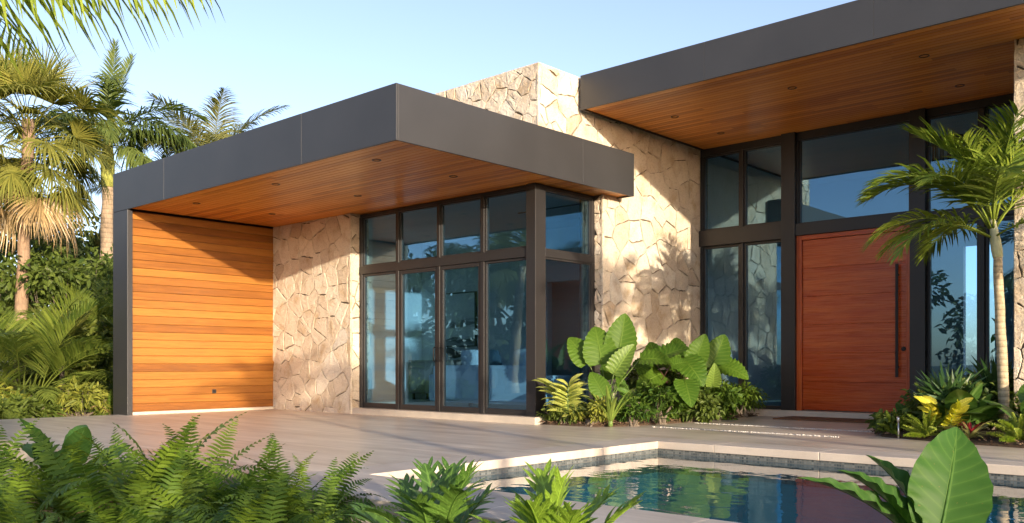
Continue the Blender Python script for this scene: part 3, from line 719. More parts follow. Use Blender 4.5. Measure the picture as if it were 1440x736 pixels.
HEART = [(0, 1.0), (8, .93), (20, .84), (40, .73), (65, .64), (95, .58), (125, .56), (148, .54), (163, .46), (172, .30), (180, .07)]
def heart(name, mat, Ln, seed, wide=1.0, cup=.12, rip=.045, nrip=11, scal=.03, bend=.12):
    rg = np.random.RandomState(seed); mb = MB(); na, nr = 56, 7; vs = [np.zeros(3)]; uv = [(0, 0, 0)]
    for k in range(na):
        a = -180 + 360 * (k + .5) / na; aa = abs(a)
        r = np.interp(aa, [h[0] for h in HEART], [h[1] for h in HEART]) * Ln * .68
        r *= 1 + scal * math.sin(R(a) * nrip * 2) * min(1, aa / 20)
        for j in range(1, nr + 1):
            q = j / nr; x = r * q * math.cos(R(a)); y = r * q * math.sin(R(a)) * wide
            z = cup * abs(y) - bend * (x / Ln) ** 2 * Ln + rip * Ln * q ** 2 * math.sin(R(a) * nrip + seed) * min(1, aa / 25) - .10 * Ln * q * q
            vs.append(np.array([x, y, z])); uv.append((a / 180, q, 0))
    fs = []
    for k in range(na):
        if k == na - 1: continue
        k2 = k + 1
        fs.append((0, 1 + k * nr, 1 + k2 * nr))
        for j in range(nr - 1): fs.append((1 + k * nr + j, 1 + k * nr + j + 1, 1 + k2 * nr + j + 1, 1 + k2 * nr + j))
    mb.add(vs, fs, .5, uv); return mb.mesh(name, mat, True)

def lobed(name, mat, Ln, W, seed, n=6, arch=35, fingers=.85):
    """deeply cut leaf: a narrow web along the midrib with finger lobes"""
    rg = np.random.RandomState(seed); mb = MB(); nu = 20; p = np.zeros(3); C0 = [p.copy()]; TH = []
    for i in range(nu):
        th = -R(arch) * ((i + .5) / nu) ** 1.4; TH.append(th); p = p + np.array([math.cos(th), 0, math.sin(th)]) * Ln / nu; C0.append(p.copy())
    TH.append(TH[-1]); vs = []; uv = []
    for i in range(nu + 1):
        t = i / nu; w = W * .30 * math.sin(math.pi * min(1, .12 + t * .88)) ** .7
        for s in (-1, -.5, 0, .5, 1):
            U = np.array([-math.sin(TH[i]), 0, math.cos(TH[i])]); vs.append(C0[i] + np.array([0, s * w, 0]) + U * (.35 * abs(s) * w)); uv.append((s * .5, t, 0))
    mb.add(vs, [(i * 5 + j, (i + 1) * 5 + j, (i + 1) * 5 + j + 1, i * 5 + j + 1) for i in range(nu) for j in range(4)], .5, uv)
    for i in range(n):
        s = .06 + .86 * (i + .3) / n; k = int(s * nu); T = np.array([math.cos(TH[k]), 0, math.sin(TH[k])]); U = np.array([-math.sin(TH[k]), 0, math.cos(TH[k])])
        for sd in (-1, 1):
            fw = .35 + .75 * s + rg.uniform(-.1, .1); ln = W * fingers * (math.sin(math.pi * (.25 + .62 * s)) ** .8) * rg.uniform(.85, 1.12)
            d = vn(np.array([0, sd, 0]) * math.cos(fw) + T * math.sin(fw) + U * rg.uniform(.12, .4)); q = C0[k] + np.array([0, sd, 0]) * W * .06; wd = vn(T - d * np.dot(T, d)); vs = []; uv = []
            lw = Ln * .86 / n * .62
            for j, w in enumerate((.75, .80, .95, .85, .5, .04)):
                for e in (-1, 0, 1):
                    vs.append(q + wd * e * lw * w * .55 + U * (abs(e) * lw * w * .16)); uv.append((e * .9, j / 5, 0))
                q = q + vn(d + np.array([0, 0, -1]) * .5 * (j / 5) ** 1.5 + T * .12) * ln / 5
            mb.add(vs, [(3 * j + e, 3 * j + 3 + e, 3 * j + 4 + e, 3 * j + 1 + e) for j in range(5) for e in (0, 1)], rg.uniform(.35, .65), uv)
    mb.tube(C0[::4], [.007 * (1 - .8 * i / 5) for i in range(6)], 5, .9)
    return mb.mesh(name, mat, True)

def leaf_cloud(blobs, n, ll, lw, seed, mat, name, shell=.55, up=.35, droop=.3, wide=1.0):
    """n small folded leaves spread through ellipsoid clumps (x, y, z, rx, ry, rz)"""
    rg = np.random.RandomState(seed); B = np.array(blobs, dtype=float); vol = (B[:, 3] * B[:, 4] * B[:, 5]) ** .67
    idx = rg.choice(len(B), n, p=vol / vol.sum()); d = rg.normal(size=(n, 3)); d /= np.linalg.norm(d, axis=1)[:, None]
    r = rg.rand(n) ** shell * (1 + .12 * rg.normal(size=n)); pos = B[idx, :3] + d * r[:, None] * B[idx, 3:]
    lump = .5 + .5 * np.sin(pos @ np.array([2.1, 1.7, 2.9]) * 1.6 + seed) * np.sin(pos @ np.array([-1.3, 2.3, 1.1]) * 1.9)
    keep = rg.rand(n) < .45 + .6 * lump; pos, d, idx = pos[keep], d[keep], idx[keep]; n = len(pos)
    dr = d * .8 + rg.normal(size=(n, 3)) * .6 + np.array([0, 0, -droop]); dr /= np.linalg.norm(dr, axis=1)[:, None]
    nm = d * .5 + rg.normal(size=(n, 3)) * .5 + np.array([0, 0, up]); nm -= dr * (nm * dr).sum(1)[:, None]; nm /= np.linalg.norm(nm, axis=1)[:, None]
    sd = np.cross(nm, dr); sc = rg.uniform(.6, 1.25, n)[:, None]; Lh, Wh = ll * sc, lw * sc * .5
    V = np.empty((n, 6, 3)); V[:, 0] = pos; V[:, 1] = pos + dr * Lh * .35 + sd * Wh + nm * Wh * .3; V[:, 2] = pos + dr * Lh * .7 + sd * Wh * .8 + nm * Wh * .25 - np.array([0, 0, .03]) * Lh
    V[:, 3] = pos + dr * Lh - np.array([0, 0, .12]) * Lh; V[:, 4] = pos + dr * Lh * .7 - sd * Wh * .8 + nm * Wh * .25 - np.array([0, 0, .03]) * Lh; V[:, 5] = pos + dr * Lh * .35 - sd * Wh + nm * Wh * .3
    b = (np.arange(n) * 6)[:, None]; F = np.concatenate([b + np.array([0, 1, 2, 3]), b + np.array([0, 3, 4, 5])])
    me = bpy.data.meshes.new(name); me.from_pydata(V.reshape(-1, 3).tolist(), [], F.tolist()); me.update()
    tn = np.repeat(np.clip(rg.normal(.5, .22, n) + (lump[keep] - .5) * .3, 0, 1), 6).astype(np.float32)
    a = me.attributes.new('tint', 'FLOAT', 'POINT'); a.data.foreach_set('value', tn)
    a = me.attributes.new('luv', 'FLOAT_VECTOR', 'POINT'); a.data.foreach_set('vector', np.tile(np.array([0, 0, 0, .9, .35, 0, .9, .7, 0, 0, 1, 0, -.9, .7, 0, -.9, .35, 0], dtype=np.float32), n))
    me.materials.append(mat); return me

def curve_trunk(h, lean, r0, r1, seed, n=14, flare=1.5, wob=.03):
    rg = random.Random(seed); pts = []; rad = []
    for i in range(n + 1):
        s = i / n; pts.append((lean[0] * s ** 1.3 + rg.uniform(-wob, wob) * s, lean[1] * s ** 1.3 + rg.uniform(-wob, wob) * s, h * s))
        rad.append((r0 + (r1 - r0) * s) * (1 + (flare - 1) * max(0, 1 - s * 7)) * rg.uniform(.97, 1.03))
    return pts, rad
def trunk_part(t, mat, h, lean, r0, r1, seed, **k):
    p, r = curve_trunk(h, lean, r0, r1, seed, **k); mb = MB(); mb.tube(p, r, 12); mb.build('trunk', mat, t, smooth=True); return Vector(p[-1])
def crown(t, top, n, table, seed, r_in=.08, sc=(.85, 1.1), name='frond', zspan=.35, az0=0, roll=.18):
    """fronds in golden-angle order from the youngest (upright) to the oldest; table = [(share, [meshes])]"""
    rg = random.Random(seed)
    for i in range(n):
        f = (i + .5) / n; ms = [m for s, m in table if f <= s][0]; az = az0 + i * 2.39996 + rg.uniform(-.25, .25)
        o = put(name, rg.choice(ms), t, (top.x + r_in * math.cos(az), top.y + r_in * math.sin(az), top.z - zspan * f), (rg.uniform(-roll, roll), rg.uniform(-.15, .15), az), rg.uniform(*sc))
    return
FERN_LATER = []
# ------------------------------------------------------------------ palms, trees and hedge at the left, trees behind the camera seen in the glass
SAB = [(.18, [fan('sabal_upright', L['sabal'], .9, 1.0, 44, 78, s, 105, .45, .55, 25) for s in (1, 2)]),
       (.42, [fan('sabal_spread', L['sabal'], 1.1, 1.1, 46, 48, s, 112, 1.5, .4, 55) for s in (3, 4, 9)]),
       (.66, [fan('sabal_out', L['sabal'], 1.15, 1.1, 46, 20, s, 110, 2.2, .25, 65) for s in (10, 11, 12)]),
       (.86, [fan('sabal_hang', L['sabal'], 1.0, 1.1, 46, -5, s, 105, 2.8, 0, 60) for s in (5, 6)]),
       (1.0, [fan('sabal_dry', L['dead'], .85, .95, 40, -35, s, 100, 2.2, -.3, 40) for s in (7, 8)])]
def sabal(name, label, loc, h, lean, n, seed, group=None, sc=(.85, 1.15)):
    t = thing(name, label, 'palm tree', loc, group)
    top = trunk_part(t, M['sabal_bark'], h, lean, .155, .135, seed); crown(t, top, n, SAB, seed, .12, sc, zspan=1.5, roll=.55); return t
ROY = [(.10, [pinnate('royal_spear', L['royal'], 2.2, 46, .45, .045, 86, 18, 11, vee=.5, droop=.3)]),
       (.34, [pinnate('royal_up', L['royal'], 2.5, 64, .7, .04, 60, 85, s, vee=.35, droop=.9, jit=.3) for s in (12, 13)]),
       (.8, [pinnate('royal_arch', L['royal'], 2.6, 64, .75, .04, 40, 95, s, vee=.2, droop=1.4, jit=.3) for s in (14, 15)]),
       (1.0, [pinnate('royal_low', L['royal'], 2.4, 60, .7, .04, 8, 80, s, vee=.05, droop=1.8, jit=.3) for s in (16, 17)])]
def royal(label, loc, h, lean, n, seed, sc=(.9, 1.1), group=None):
    t = thing('royal_palm', label, 'palm tree', loc, group); top = trunk_part(t, M['royal_bark'], h, lean, .22, .17, seed, flare=1.25)
    mb = MB(); m = 8
    mb.tube([top + Vector((0, 0, 1.5 * i / m)) for i in range(m + 1)], [.19 + .03 * math.sin(i / m * 2.2) - .11 * (i / m) ** 2 for i in range(m + 1)], 12); mb.build('crownshaft', M['crownshaft'], t, smooth=True)
    crown(t, top + Vector((0, 0, 1.5)), n, ROY, seed, .05, sc, zspan=.3); return t
COC = [(.3, [pinnate('coco_up', L['coco'], 3.0, 70, .95, .04, 74, 50, s, vee=.2, droop=.7) for s in (21, 22)]),
       (.7, [pinnate('coco_arch', L['coco'], 3.1, 70, 1.0, .04, 46, 80, s, vee=.1, droop=1.0) for s in (23, 24)]),
       (1.0, [pinnate('coco_low', L['coco'], 3.0, 66, .95, .04, 8, 75, s, vee=0, droop=1.4) for s in (25, 26)])]
def coconut(label, loc, h, lean, n, seed, sc=(.9, 1.1), group=None):
    t = thing('coconut_palm', label, 'palm tree', loc, group); top = trunk_part(t, M['royal_bark'], h, lean, .2, .13, seed); crown(t, top, n, COC, seed, .06, sc); return t
def broad_tree(name, label, loc, h, blobs, n, ll, lw, seed, mat=None, group=None, r=.16, limbs=7):
    t = thing(name, label, 'tree', loc, group); rg = random.Random(seed); mb = MB()
    p, rad = curve_trunk(h, (rg.uniform(-.3, .3), rg.uniform(-.3, .3)), r, r * .5, seed, wob=.08); mb.tube(p, rad, 9)
    for k in range(limbs):
        b = blobs[k % len(blobs)]; i = rg.randint(5, 12); a = Vector(p[i]); e = Vector(b[:3]) + Vector((rg.uniform(-.3, .3), rg.uniform(-.3, .3), rg.uniform(-.2, .4)))
        mb.tube([a, a.lerp(e, .5) + Vector((0, 0, -.12)), e], [rad[i] * .6, rad[i] * .35, .012], 6)
    mb.build('trunk', M['bark'], t, smooth=True); put('crown', leaf_cloud(blobs, n, ll, lw, seed, mat or L['tree'], 'crown'), t); return t
def bush(name, label, loc, blobs, n, ll, lw, seed, mat, group=None, cat='shrub', up=.35):
    t = thing(name, label, cat, loc, group); rg = random.Random(seed); mb = MB()
    for b in blobs:
        for k in range(3): mb.tube([(rg.uniform(-.1, .1), rg.uniform(-.1, .1), -.05), (b[0] * .5, b[1] * .5, b[2] * .5), (b[0] + rg.uniform(-.4, .4) * b[3], b[1] + rg.uniform(-.4, .4) * b[4], b[2] + .4 * b[5])], [.02, .013, .004], 5)
    mb.build('stem', M['bark'], t); put('foliage', leaf_cloud(blobs, n, ll, lw, seed, mat, 'foliage', up=up), t); return t
def ARE(mat, Ln=1.7): return [(.35, [pinnate('areca_up', mat, Ln, 46, .50, .021, 76, 45, s, vee=.45, droop=.4, s0=.3) for s in (31, 32)]),
       (.75, [pinnate('areca_arch', mat, Ln, 46, .52, .021, 56, 70, s, vee=.35, droop=.5, s0=.3) for s in (33, 34)]),
       (1.0, [pinnate('areca_low', mat, Ln * .95, 44, .48, .021, 34, 65, s, vee=.25, droop=.6, s0=.3) for s in (35, 36)])]
AR = ARE(L['areca'])
def areca(name, label, loc, n, seed, sc=(.8, 1.15), spread=.35, group=None):
    t = thing(name, label, 'palm', loc, group); rg = random.Random(seed); mb = MB()
    for i in range(n):
        f = (i + .5) / n; ms = [m for s, m in AR if f <= s][0]; az = i * 2.39996 + rg.uniform(-.3, .3); rr = spread * rg.random() ** .5; hz = rg.uniform(.15, .6)
        b = Vector((rr * math.cos(az), rr * math.sin(az), hz)); mb.tube([(b.x * .6, b.y * .6, -.1), b], [.03, .022], 6)
        put('frond', rg.choice(ms), t, b, (rg.uniform(-.15, .15), 0, az), rg.uniform(*sc))
    mb.build('stem', M['stalk'], t, smooth=True); return t

sabal('sabal_palm', 'tall fan palm with bare brown trunk at the far left edge', (-15.75, 1.35, -.13), 7.0, (.05, .2), 64, 1, sc=(.9, 1.3))
sabal('sabal_palm', 'fan palm with drooping yellowed fronds cut off by the left picture edge', (-17.9, -.7, -.13), 7.0, (.1, .1), 44, 5, sc=(.9, 1.2))
royal('royal palm with yellow green crownshaft rising left of the metal end wall', (-19.3, 4.9, -.13), 6.3, (.1, .1), 22, 3, (1.1, 1.35))
coconut('coconut palm with arching fronds showing above the low roof', (-19.9, 8.5, -.13), 7.5, (.2, .2), 15, 4, (.95, 1.15))
coconut('smaller coconut palm with dark hanging fronds behind the roof edge', (-21.5, 7.2, -.13), 6.3, (.3, .3), 13, 9, (.7, .9))
def blobset(seed, n, rx, ry, z0, z1, r):
    rg = random.Random(seed); return [(rg.uniform(-rx, rx), rg.uniform(-ry, ry), rg.uniform(z0, z1), r * rg.uniform(.7, 1.2), r * rg.uniform(.7, 1.2), r * rg.uniform(.5, .9)) for _ in range(n)]
broad_tree('broadleaf_tree', 'dark airy tree between the two fan palm trunks and the royal palm', (-23.5, 4.2, -.13), 4.8, blobset(1, 12, 2.0, 2.0, 3.2, 6.0, .9), 5200, .26, .12, 11)
broad_tree('broadleaf_tree', 'dark broadleaf tree behind the royal palm trunk', (-25.5, 7.6, -.13), 4.6, blobset(2, 12, 2.2, 2.2, 3.0, 5.6, .95), 5200, .26, .12, 12)
broad_tree('broadleaf_tree', 'dark broadleaf tree at the left picture edge behind the fan palm trunk', (-23.0, .2, -.13), 4.6, blobset(3, 13, 2.6, 2.2, 1.8, 5.2, 1.0), 5600, .26, .12, 13)
# hedge of tall shrubs closing the garden at the left
hed = [(-13.4, -2.0, 1.5, 'bush_y', 'tall leafy shrub at the left picture edge below the fan palm'), (-17.6, 1.6, 3.1, 'bush', 'dense dark green shrub right of the fan palm trunk'),
       (-15.6, 2.4, 2.5, 'bush', 'tall dark shrub beneath the royal palm'), (-13.0, 2.3, 2.0, 'bush_y', 'yellow green shrub close to the metal end wall'), (-17.2, -.6, 2.6, 'bush_y', 'broad sunlit shrub behind the fan palm trunk'),
       (-11.8, 3.4, 2.4, 'bush', 'dark shrub beside the rear of the metal end wall'), (-18.6, 4.6, 3.0, 'bush', 'tall dark shrub filling the gap behind the royal palm')]
for k, (x, y, h, mt, lb) in enumerate(hed):
    bush('tall_shrub', lb, (x, y, -.13), blobset(20 + k, 12, 1.25, 1.25, .5, h + (1.0 if x < -15 else .45 if x > -12.9 and x < -11 else 0), .75), 5600, .20 if mt == 'bush' else .17, .085, 30 + k, L[mt], 'shrubs of the garden hedge')
areca('areca_palm', 'areca palm clump with feathery fronds left of the metal end wall', (-10.0, -.55, -.13), 30, 2, (1.05, 1.4), .4)
areca('areca_palm', 'areca palm clump at the left picture edge behind the low shrubs', (-10.6, -2.1, -.13), 18, 5, (.9, 1.2), .4)
areca('areca_palm', 'areca palm with high fronds standing beneath the royal palm', (-12.4, 2.0, .9), 13, 8, (.95, 1.2), .25)
areca('areca_palm', 'areca palm half hidden by the metal end wall', (-9.3, 1.7, -.13), 16, 6, (.9, 1.2), .3)
t = thing('fan_shrub', 'small fan palm with pale upright leaves above the areca fronds', 'palm', (-11.2, .6, -.13))
for i, (az, a0) in enumerate(((.3, 0), (1.7, 0), (2.9, 1), (4.1, 0), (5.3, 1))): put('frond', SAB[a0][1][i % 2], t, (0, 0, .9), (0, 0, az), .8)
mb = MB(); mb.tube([(0, 0, -.1), (0, 0, .95)], [.07, .05], 8); mb.build('trunk', M['bark'], t, smooth=True)
low = [(-9.5, -1.4, 'bush_y', 'low speckled shrub at the terrace edge under the areca palm'), (-8.6, -.1, 'bush_y', 'low yellow green shrub against the foot of the metal end wall'), (-9.0, -2.6, 'bush', 'low dark shrub at the far left of the terrace edge'),
       (-10.3, -2.9, 'bush_y', 'low bright shrub at the left picture edge'), (-8.3, -1.2, 'bush', 'small dark green ground shrub touching the terrace edge'), (-8.9, 1.2, 'bush', 'low dark shrub in the shade of the metal end wall')]
for k, (x, y, mt, lb) in enumerate(low):
    bush('low_shrub', lb, (x, y, -.13), blobset(50 + k, 8, .6, .6, .05, .45, .26), 1500, .16, .05, 60 + k, L[mt], 'low shrubs along the terrace edge', up=.6)
for k, (x, y, s_) in enumerate(((-8.7, -.75, .9), (-8.9, -1.9, 1.0), (-9.7, -2.3, 1.1), (-8.4, -2.3, .9), (-8.2, .3, .8))): FERN_LATER.append((x, y, s_))
# palms and trees opposite the house: only their reflections show in the glass
for k, (x, y, h) in enumerate(((-12.5, -9.5, 4.2), (-17.5, -13.5, 5.0), (-9.5, -15.0, 4.6))):
    coconut('palm tree reflected in the glass of the house', (x, y, -.13), h, (.8, .4), 14, 80 + k, (.8, 1.0), 'trees reflected in the glass')
for k, (x, y, h) in enumerate(((-15.0, -7.0, 3.6), (-19.5, -10.0, 4.2), (-13.5, -13.0, 4.0), (-8.5, -19.0, 4.4), (-3.0, -21.0, 4.2), (4.0, -24, 4.6), (-24, -5.0, 4.2), (-20, -17, 5))):
    broad_tree('broadleaf_tree', 'broadleaf tree reflected in the glass of the house', (x, y, -.13), h, blobset(70 + k, 12, 2.2, 2.2, 1.2, h + .6, 1.1), 3600, .36, .17, 90 + k, L['tree'], 'trees reflected in the glass')
# ------------------------------------------------------------------ furniture seen through the glass
con = thing('console', 'low weathered wooden sideboard against the wall behind the glass doors', 'sideboard', (-5.75, 6.28, .1))
mb = MB()
for k in range(4): mb.box(-.92 + k * .46 + .004, -.92 + (k + 1) * .46 - .004, -.245, -.22, .14, .80, .2 + .2 * k)
mb.box(-.93, .93, -.2195, .25, .135, .805); con_b = mb.build('body', M['console'], con, bevel=.004)
mb = MB(); mb.box(-.95, .95, -.26, .26, .806, .84); mb.build('top', M['console'], con, bevel=.004)
for sx in (-.86, .86):
    for sy in (-.2, .2):
        mb = MB(); mb.box(sx - .02, sx + .02, sy - .02, sy + .02, -.002, .134); mb.build('leg', M['blackmetal'], con)
art = thing('painting', 'pale abstract landscape painting hanging above the sideboard', 'painting', (-5.8, 6.56, 1.25))
t = NT('abstract_canvas'); g = t.obj(); sp = t.new('SeparateXYZ'); t.link(g, sp.inputs[0])
n = t.noise(t.mapping(g, (1.2, 1, 6)), 1.5, 6, .65, .6); h = t.math('ADD', sp.outputs[2], t.math('MULTIPLY', n, .5))
t.setp(Base_Color=t.ramp(h, [(0.1, (.50, .50, .46)), (.30, (.30, .30, .28)), (.36, (.06, .06, .06)), (.42, (.66, .66, .62)), (.62, (.70, .70, .66)), (.70, (.14, .14, .14)), (.76, (.6, .6, .57)), (1.0, (.70, .70, .68))]), Roughness=.8)
mb = MB(); mb.box(-.58, .58, -.02, .02, 0, 1.10); mb.build('canvas', t.m, art)
mb = MB(); mb.box(-.605, -.581, -.03, .03, -.025, 1.125); mb.box(.581, .605, -.03, .03, -.025, 1.125); mb.box(-.58, .58, -.03, .03, -.025, -.001); mb.box(-.58, .58, -.03, .03, 1.101, 1.125); mb.build('frame', M['blackmetal'], art)
sc_ = thing('sculpture', 'dark driftwood sculpture lying on the sideboard', 'sculpture', (-5.55, 6.28, .941))
mb = MB(); pts = [(-.42 + .84 * i / 9, .03 * math.sin(i), .16 + .05 * math.sin(i * .9)) for i in range(10)]; mb.tube(pts, [.012, .04, .065, .08, .085, .08, .07, .05, .03, .01], 9); mb.build('driftwood', plain('driftwood', (.09, .08, .07), .8, 0, .4, 20, .5, 30), sc_, smooth=True)
for x in (-.2, .2):
    mb = MB(); mb.tube([(x, 0, 0), (x, 0, .14)], .008, 6); mb.build('leg', M['blackmetal'], sc_)
sofa = thing('sofa', 'white upholstered sofa behind the glass at the corner post', 'sofa', (-2.45, 4.35, .1))
mb = MB(); mb.box(-1.15, 1.15, -.42, .48, .10, .42); mb.build('base', M['fabric'], sofa, bevel=.04)
mb = MB(); mb.box(-1.15, 1.15, -.50, -.28, .14, .74); mb.build('backrest', M['fabric'], sofa, bevel=.05)
for x0 in (-1.27, 1.09):
    mb = MB(); mb.box(x0, x0 + .18, -.48, .46, .11, .58); mb.build('arm', M['fabric'], sofa, bevel=.04)
for k in range(2):
    mb = MB(); mb.box(-1.06 + k * 1.07, -.01 + k * 1.07, -.25, .50, .421, .54); mb.build('seat_cushion', M['fabric'], sofa, bevel=.05)
for sx in (-1.1, 1.1):
    for sy in (-.4, .4):
        mb = MB(); mb.box(sx - .025, sx + .025, sy - .025, sy + .025, -.002, .11); mb.build('leg', M['blackmetal'], sofa)
def cushion(x, y, z, m, label, rz, tilt=.25):
    t = thing('cushion', label, 'cushion', (x, y, z)); mb = MB(); n = 8; vs = []
    for sgn in (1, -1):
        for i in range(n + 1):
            for j in range(n + 1):
                u, v = -1 + 2 * i / n, -1 + 2 * j / n; k = (1 - u ** 4) * (1 - v ** 4)
                vs.append((.24 * u * (1 - .08 * v * v), sgn * .085 * k ** .6, .24 + .24 * v * (1 - .08 * u * u)))
    m1 = n + 1; b = m1 * m1
    fs = [(i * m1 + j, (i + 1) * m1 + j, (i + 1) * m1 + j + 1, i * m1 + j + 1) for i in range(n) for j in range(n)]
    fs += [tuple(b + q for q in reversed(f)) for f in fs]
    mb.add(vs, fs); o = mb.build('cover', m, t, smooth=True); t.rotation_euler = (tilt, 0, rz)
cushion(-2.95, 4.26, .64, M['fabric'], 'white cushion standing on the sofa', .2); cushion(-2.5, 4.28, .64, M['cushion'], 'dark blue cushion in the middle of the sofa', -.1); cushion(-1.75, 4.26, .64, M['fabric'], 'white cushion at the right end of the sofa', -.3)
dr = thing('picture_frame', 'large dark picture in a black frame on the room rear wall', 'picture', (-2.0, 6.57, .9))
mb = MB(); mb.box(-.36, .36, -.02, .02, .0, 1.50); mb.build('canvas', plain('dark_canvas', (.02, .03, .035), .7), dr)
mb = MB(); mb.box(-.44, -.361, -.035, .03, -.08, 1.58); mb.box(.361, .44, -.035, .03, -.08, 1.58); mb.box(-.36, .36, -.035, .03, -.08, -.001); mb.box(-.36, .36, -.035, .03, 1.501, 1.58); mb.build('frame', M['blackmetal'], dr)
pen = thing('pendant_lamp', 'round pendant lamp of hanging rods behind the wide light over the door', 'pendant lamp', (3.2, 9.4, 4.66))
mb = MB(); mb.tube([(0, 0, .0), (0, 0, -.08)], .30, 24); mb.build('canopy', M['chrome'], pen)
for k in range(14):
    a = 2 * math.pi * k / 14; mb = MB(); mb.tube([(.25 * math.cos(a), .25 * math.sin(a), -.08), (.25 * math.cos(a), .25 * math.sin(a), -.55 - .1 * (k % 3))], .010, 6); mb.build('rod', M['chrome'], pen)
dm = thing('doormat', 'thin brown coir doormat on the terrace before the front door', 'doormat', (1.55, 6.28, .001))
mb = MB(); mb.box(0, 1.55, 0, .72, 0, .022); mb.build('pile', M['mat'], dm, bevel=.006)
bush('garden_shrub', 'green shrub in the rear garden seen through the hall', (4.4, 14.2, 0), blobset(300, 9, 1.2, .8, .4, 2.2, .7), 2600, .24, .11, 301, L['bush'])

# ------------------------------------------------------------------ planting beds
def bed(outline, h, seed, kind_label):
    """mulch mound filling a polygon, plus loose chips"""
    cx = sum(p[0] for p in outline) / len(outline); cy = sum(p[1] for p in outline) / len(outline); rg = random.Random(seed)
    mb = MB(); vs = []; n = len(outline) * 6; ring0 = []
    for i, a in enumerate(outline):
        b = outline[(i + 1) % len(outline)]
        for m in range(6): ring0.append((a[0] + (b[0] - a[0]) * m / 6, a[1] + (b[1] - a[1]) * m / 6))
    for lv, (f, z) in enumerate(((1, -.03), (.985, .018), (.93, .04), (.75, h * .8), (.4, h))):
        for p in ring0: vs.append((cx + (p[0] - cx) * f, cy + (p[1] - cy) * f, z + (rg.uniform(-.012, .012) if lv > 1 else 0)))
    vs.append((cx, cy, h)); fs = [(l * n + i, l * n + (i + 1) % n, (l + 1) * n + (i + 1) % n, (l + 1) * n + i) for l in range(4) for i in range(n)] + [(4 * n + i, 4 * n + (i + 1) % n, 5 * n) for i in range(n)]
    mb.add(vs, fs); tag(mb.build('planting_bed', M['mulch'], smooth=True), kind='structure')
    pb = MB()
    for k in range(1100):
        i = rg.randrange(n); f = rg.uniform(.55, 1.005) ** .5; p = ring0[i]; q = ring0[(i + 1) % n]; e = rg.random()
        x, y = p[0] + (q[0] - p[0]) * e, p[1] + (q[1] - p[1]) * e; c = Vector((cx + (x - cx) * f, cy + (y - cy) * f, .03 + (1 - f) * h * 1.6 + rg.uniform(0, .015)))
        u = Vector((rg.uniform(-1, 1), rg.uniform(-1, 1), rg.uniform(-.4, .4))).normalized() * rg.uniform(.012, .035); w = u.cross(Vector((rg.uniform(-.4, .4), rg.uniform(-.4, .4), 1))).normalized() * rg.uniform(.005, .012); d = Vector((0, 0, .004))
        pb.add([c - u - w, c + u - w, c + u + w, c - u + w, c - u * .9 + d * 2, c + u * .9 + d * 2], [(0, 3, 2, 1), (0, 1, 5, 4), (2, 3, 4, 5), (1, 2, 5), (3, 0, 4)], rg.random())
    tag(pb.build('mulch', M['chips']), kind_label, 'mulch', kind='stuff')
M['mulch'] = plain('bark_mulch', (.060, .036, .020), .95, 0, .5, 40, .8, 60)
t = NT('bark_chips'); t.setp(Base_Color=t.ramp(t.attr('tint'), [(0, (.035, .02, .012)), (.6, (.15, .085, .045)), (1, (.34, .22, .13))]), Roughness=.9); M['chips'] = t.m
bed([(-.33, 2.94), (.55, 3.06), (.86, 3.5), (.96, 5.0), (.98, 6.95), (-.28, 7.05), (-.28, 4.45), (-.35, 4.3)], .07, 1, 'brown bark mulch in the bed below the tall stone wall')
bed([(3.78, 4.45), (4.05, 4.0), (5.0, 3.62), (6.6, 3.35), (8.2, 3.3), (8.2, 4.9), (5.25, 4.93), (5.2, 6.9), (3.9, 6.9)], .09, 2, 'brown bark mulch in the bed beside the front door')

def aim(tip, normal):
    x = Vector(tip).normalized(); z = Vector(normal); z = (z - x * z.dot(x)).normalized(); y = z.cross(x)
    return Matrix((x, y, z)).transposed().to_euler()
def stalked(t, base, pos, me, tip, normal, sc, stalk_mat, r=.011, bow=.12, name='leaf'):
    o = put(name, me, t, pos, aim(tip, normal), sc)
    b, p = Vector(base), Vector(pos); mid = b.lerp(p, .55) + Vector((p.x - b.x, p.y - b.y, 0)) * -bow + Vector((0, 0, bow * .4))
    mb = MB(); mb.tube([b, b.lerp(mid, .5) + Vector((0, 0, .02)), mid, mid.lerp(p, .6), p], [r, r * .9, r * .75, r * .6, r * .4], 6); mb.build('stalk', stalk_mat, t, smooth=True)
    return o
TC = Vector((.58, -.78, .25))                                     # roughly towards the open terrace
ovate = lambda t: max(0, math.sin(math.pi * min(1, (.10 + .90 * t) ** .66))) ** .72
HE = [blade('ear_leaf', L['ear'], 1.0, w, s, ovate, 26, 14, f, a, .035, 8.5, margin=.035) for s, w, f, a in ((1, .36, .22, 30), (2, .40, .14, 48), (3, .37, .26, 20))]
HEy = blade('ear_leaf_pale', L['ear_y'], 1.0, .30, 4, ovate, 26, 14, .4, 30, .045, 9, margin=.04)
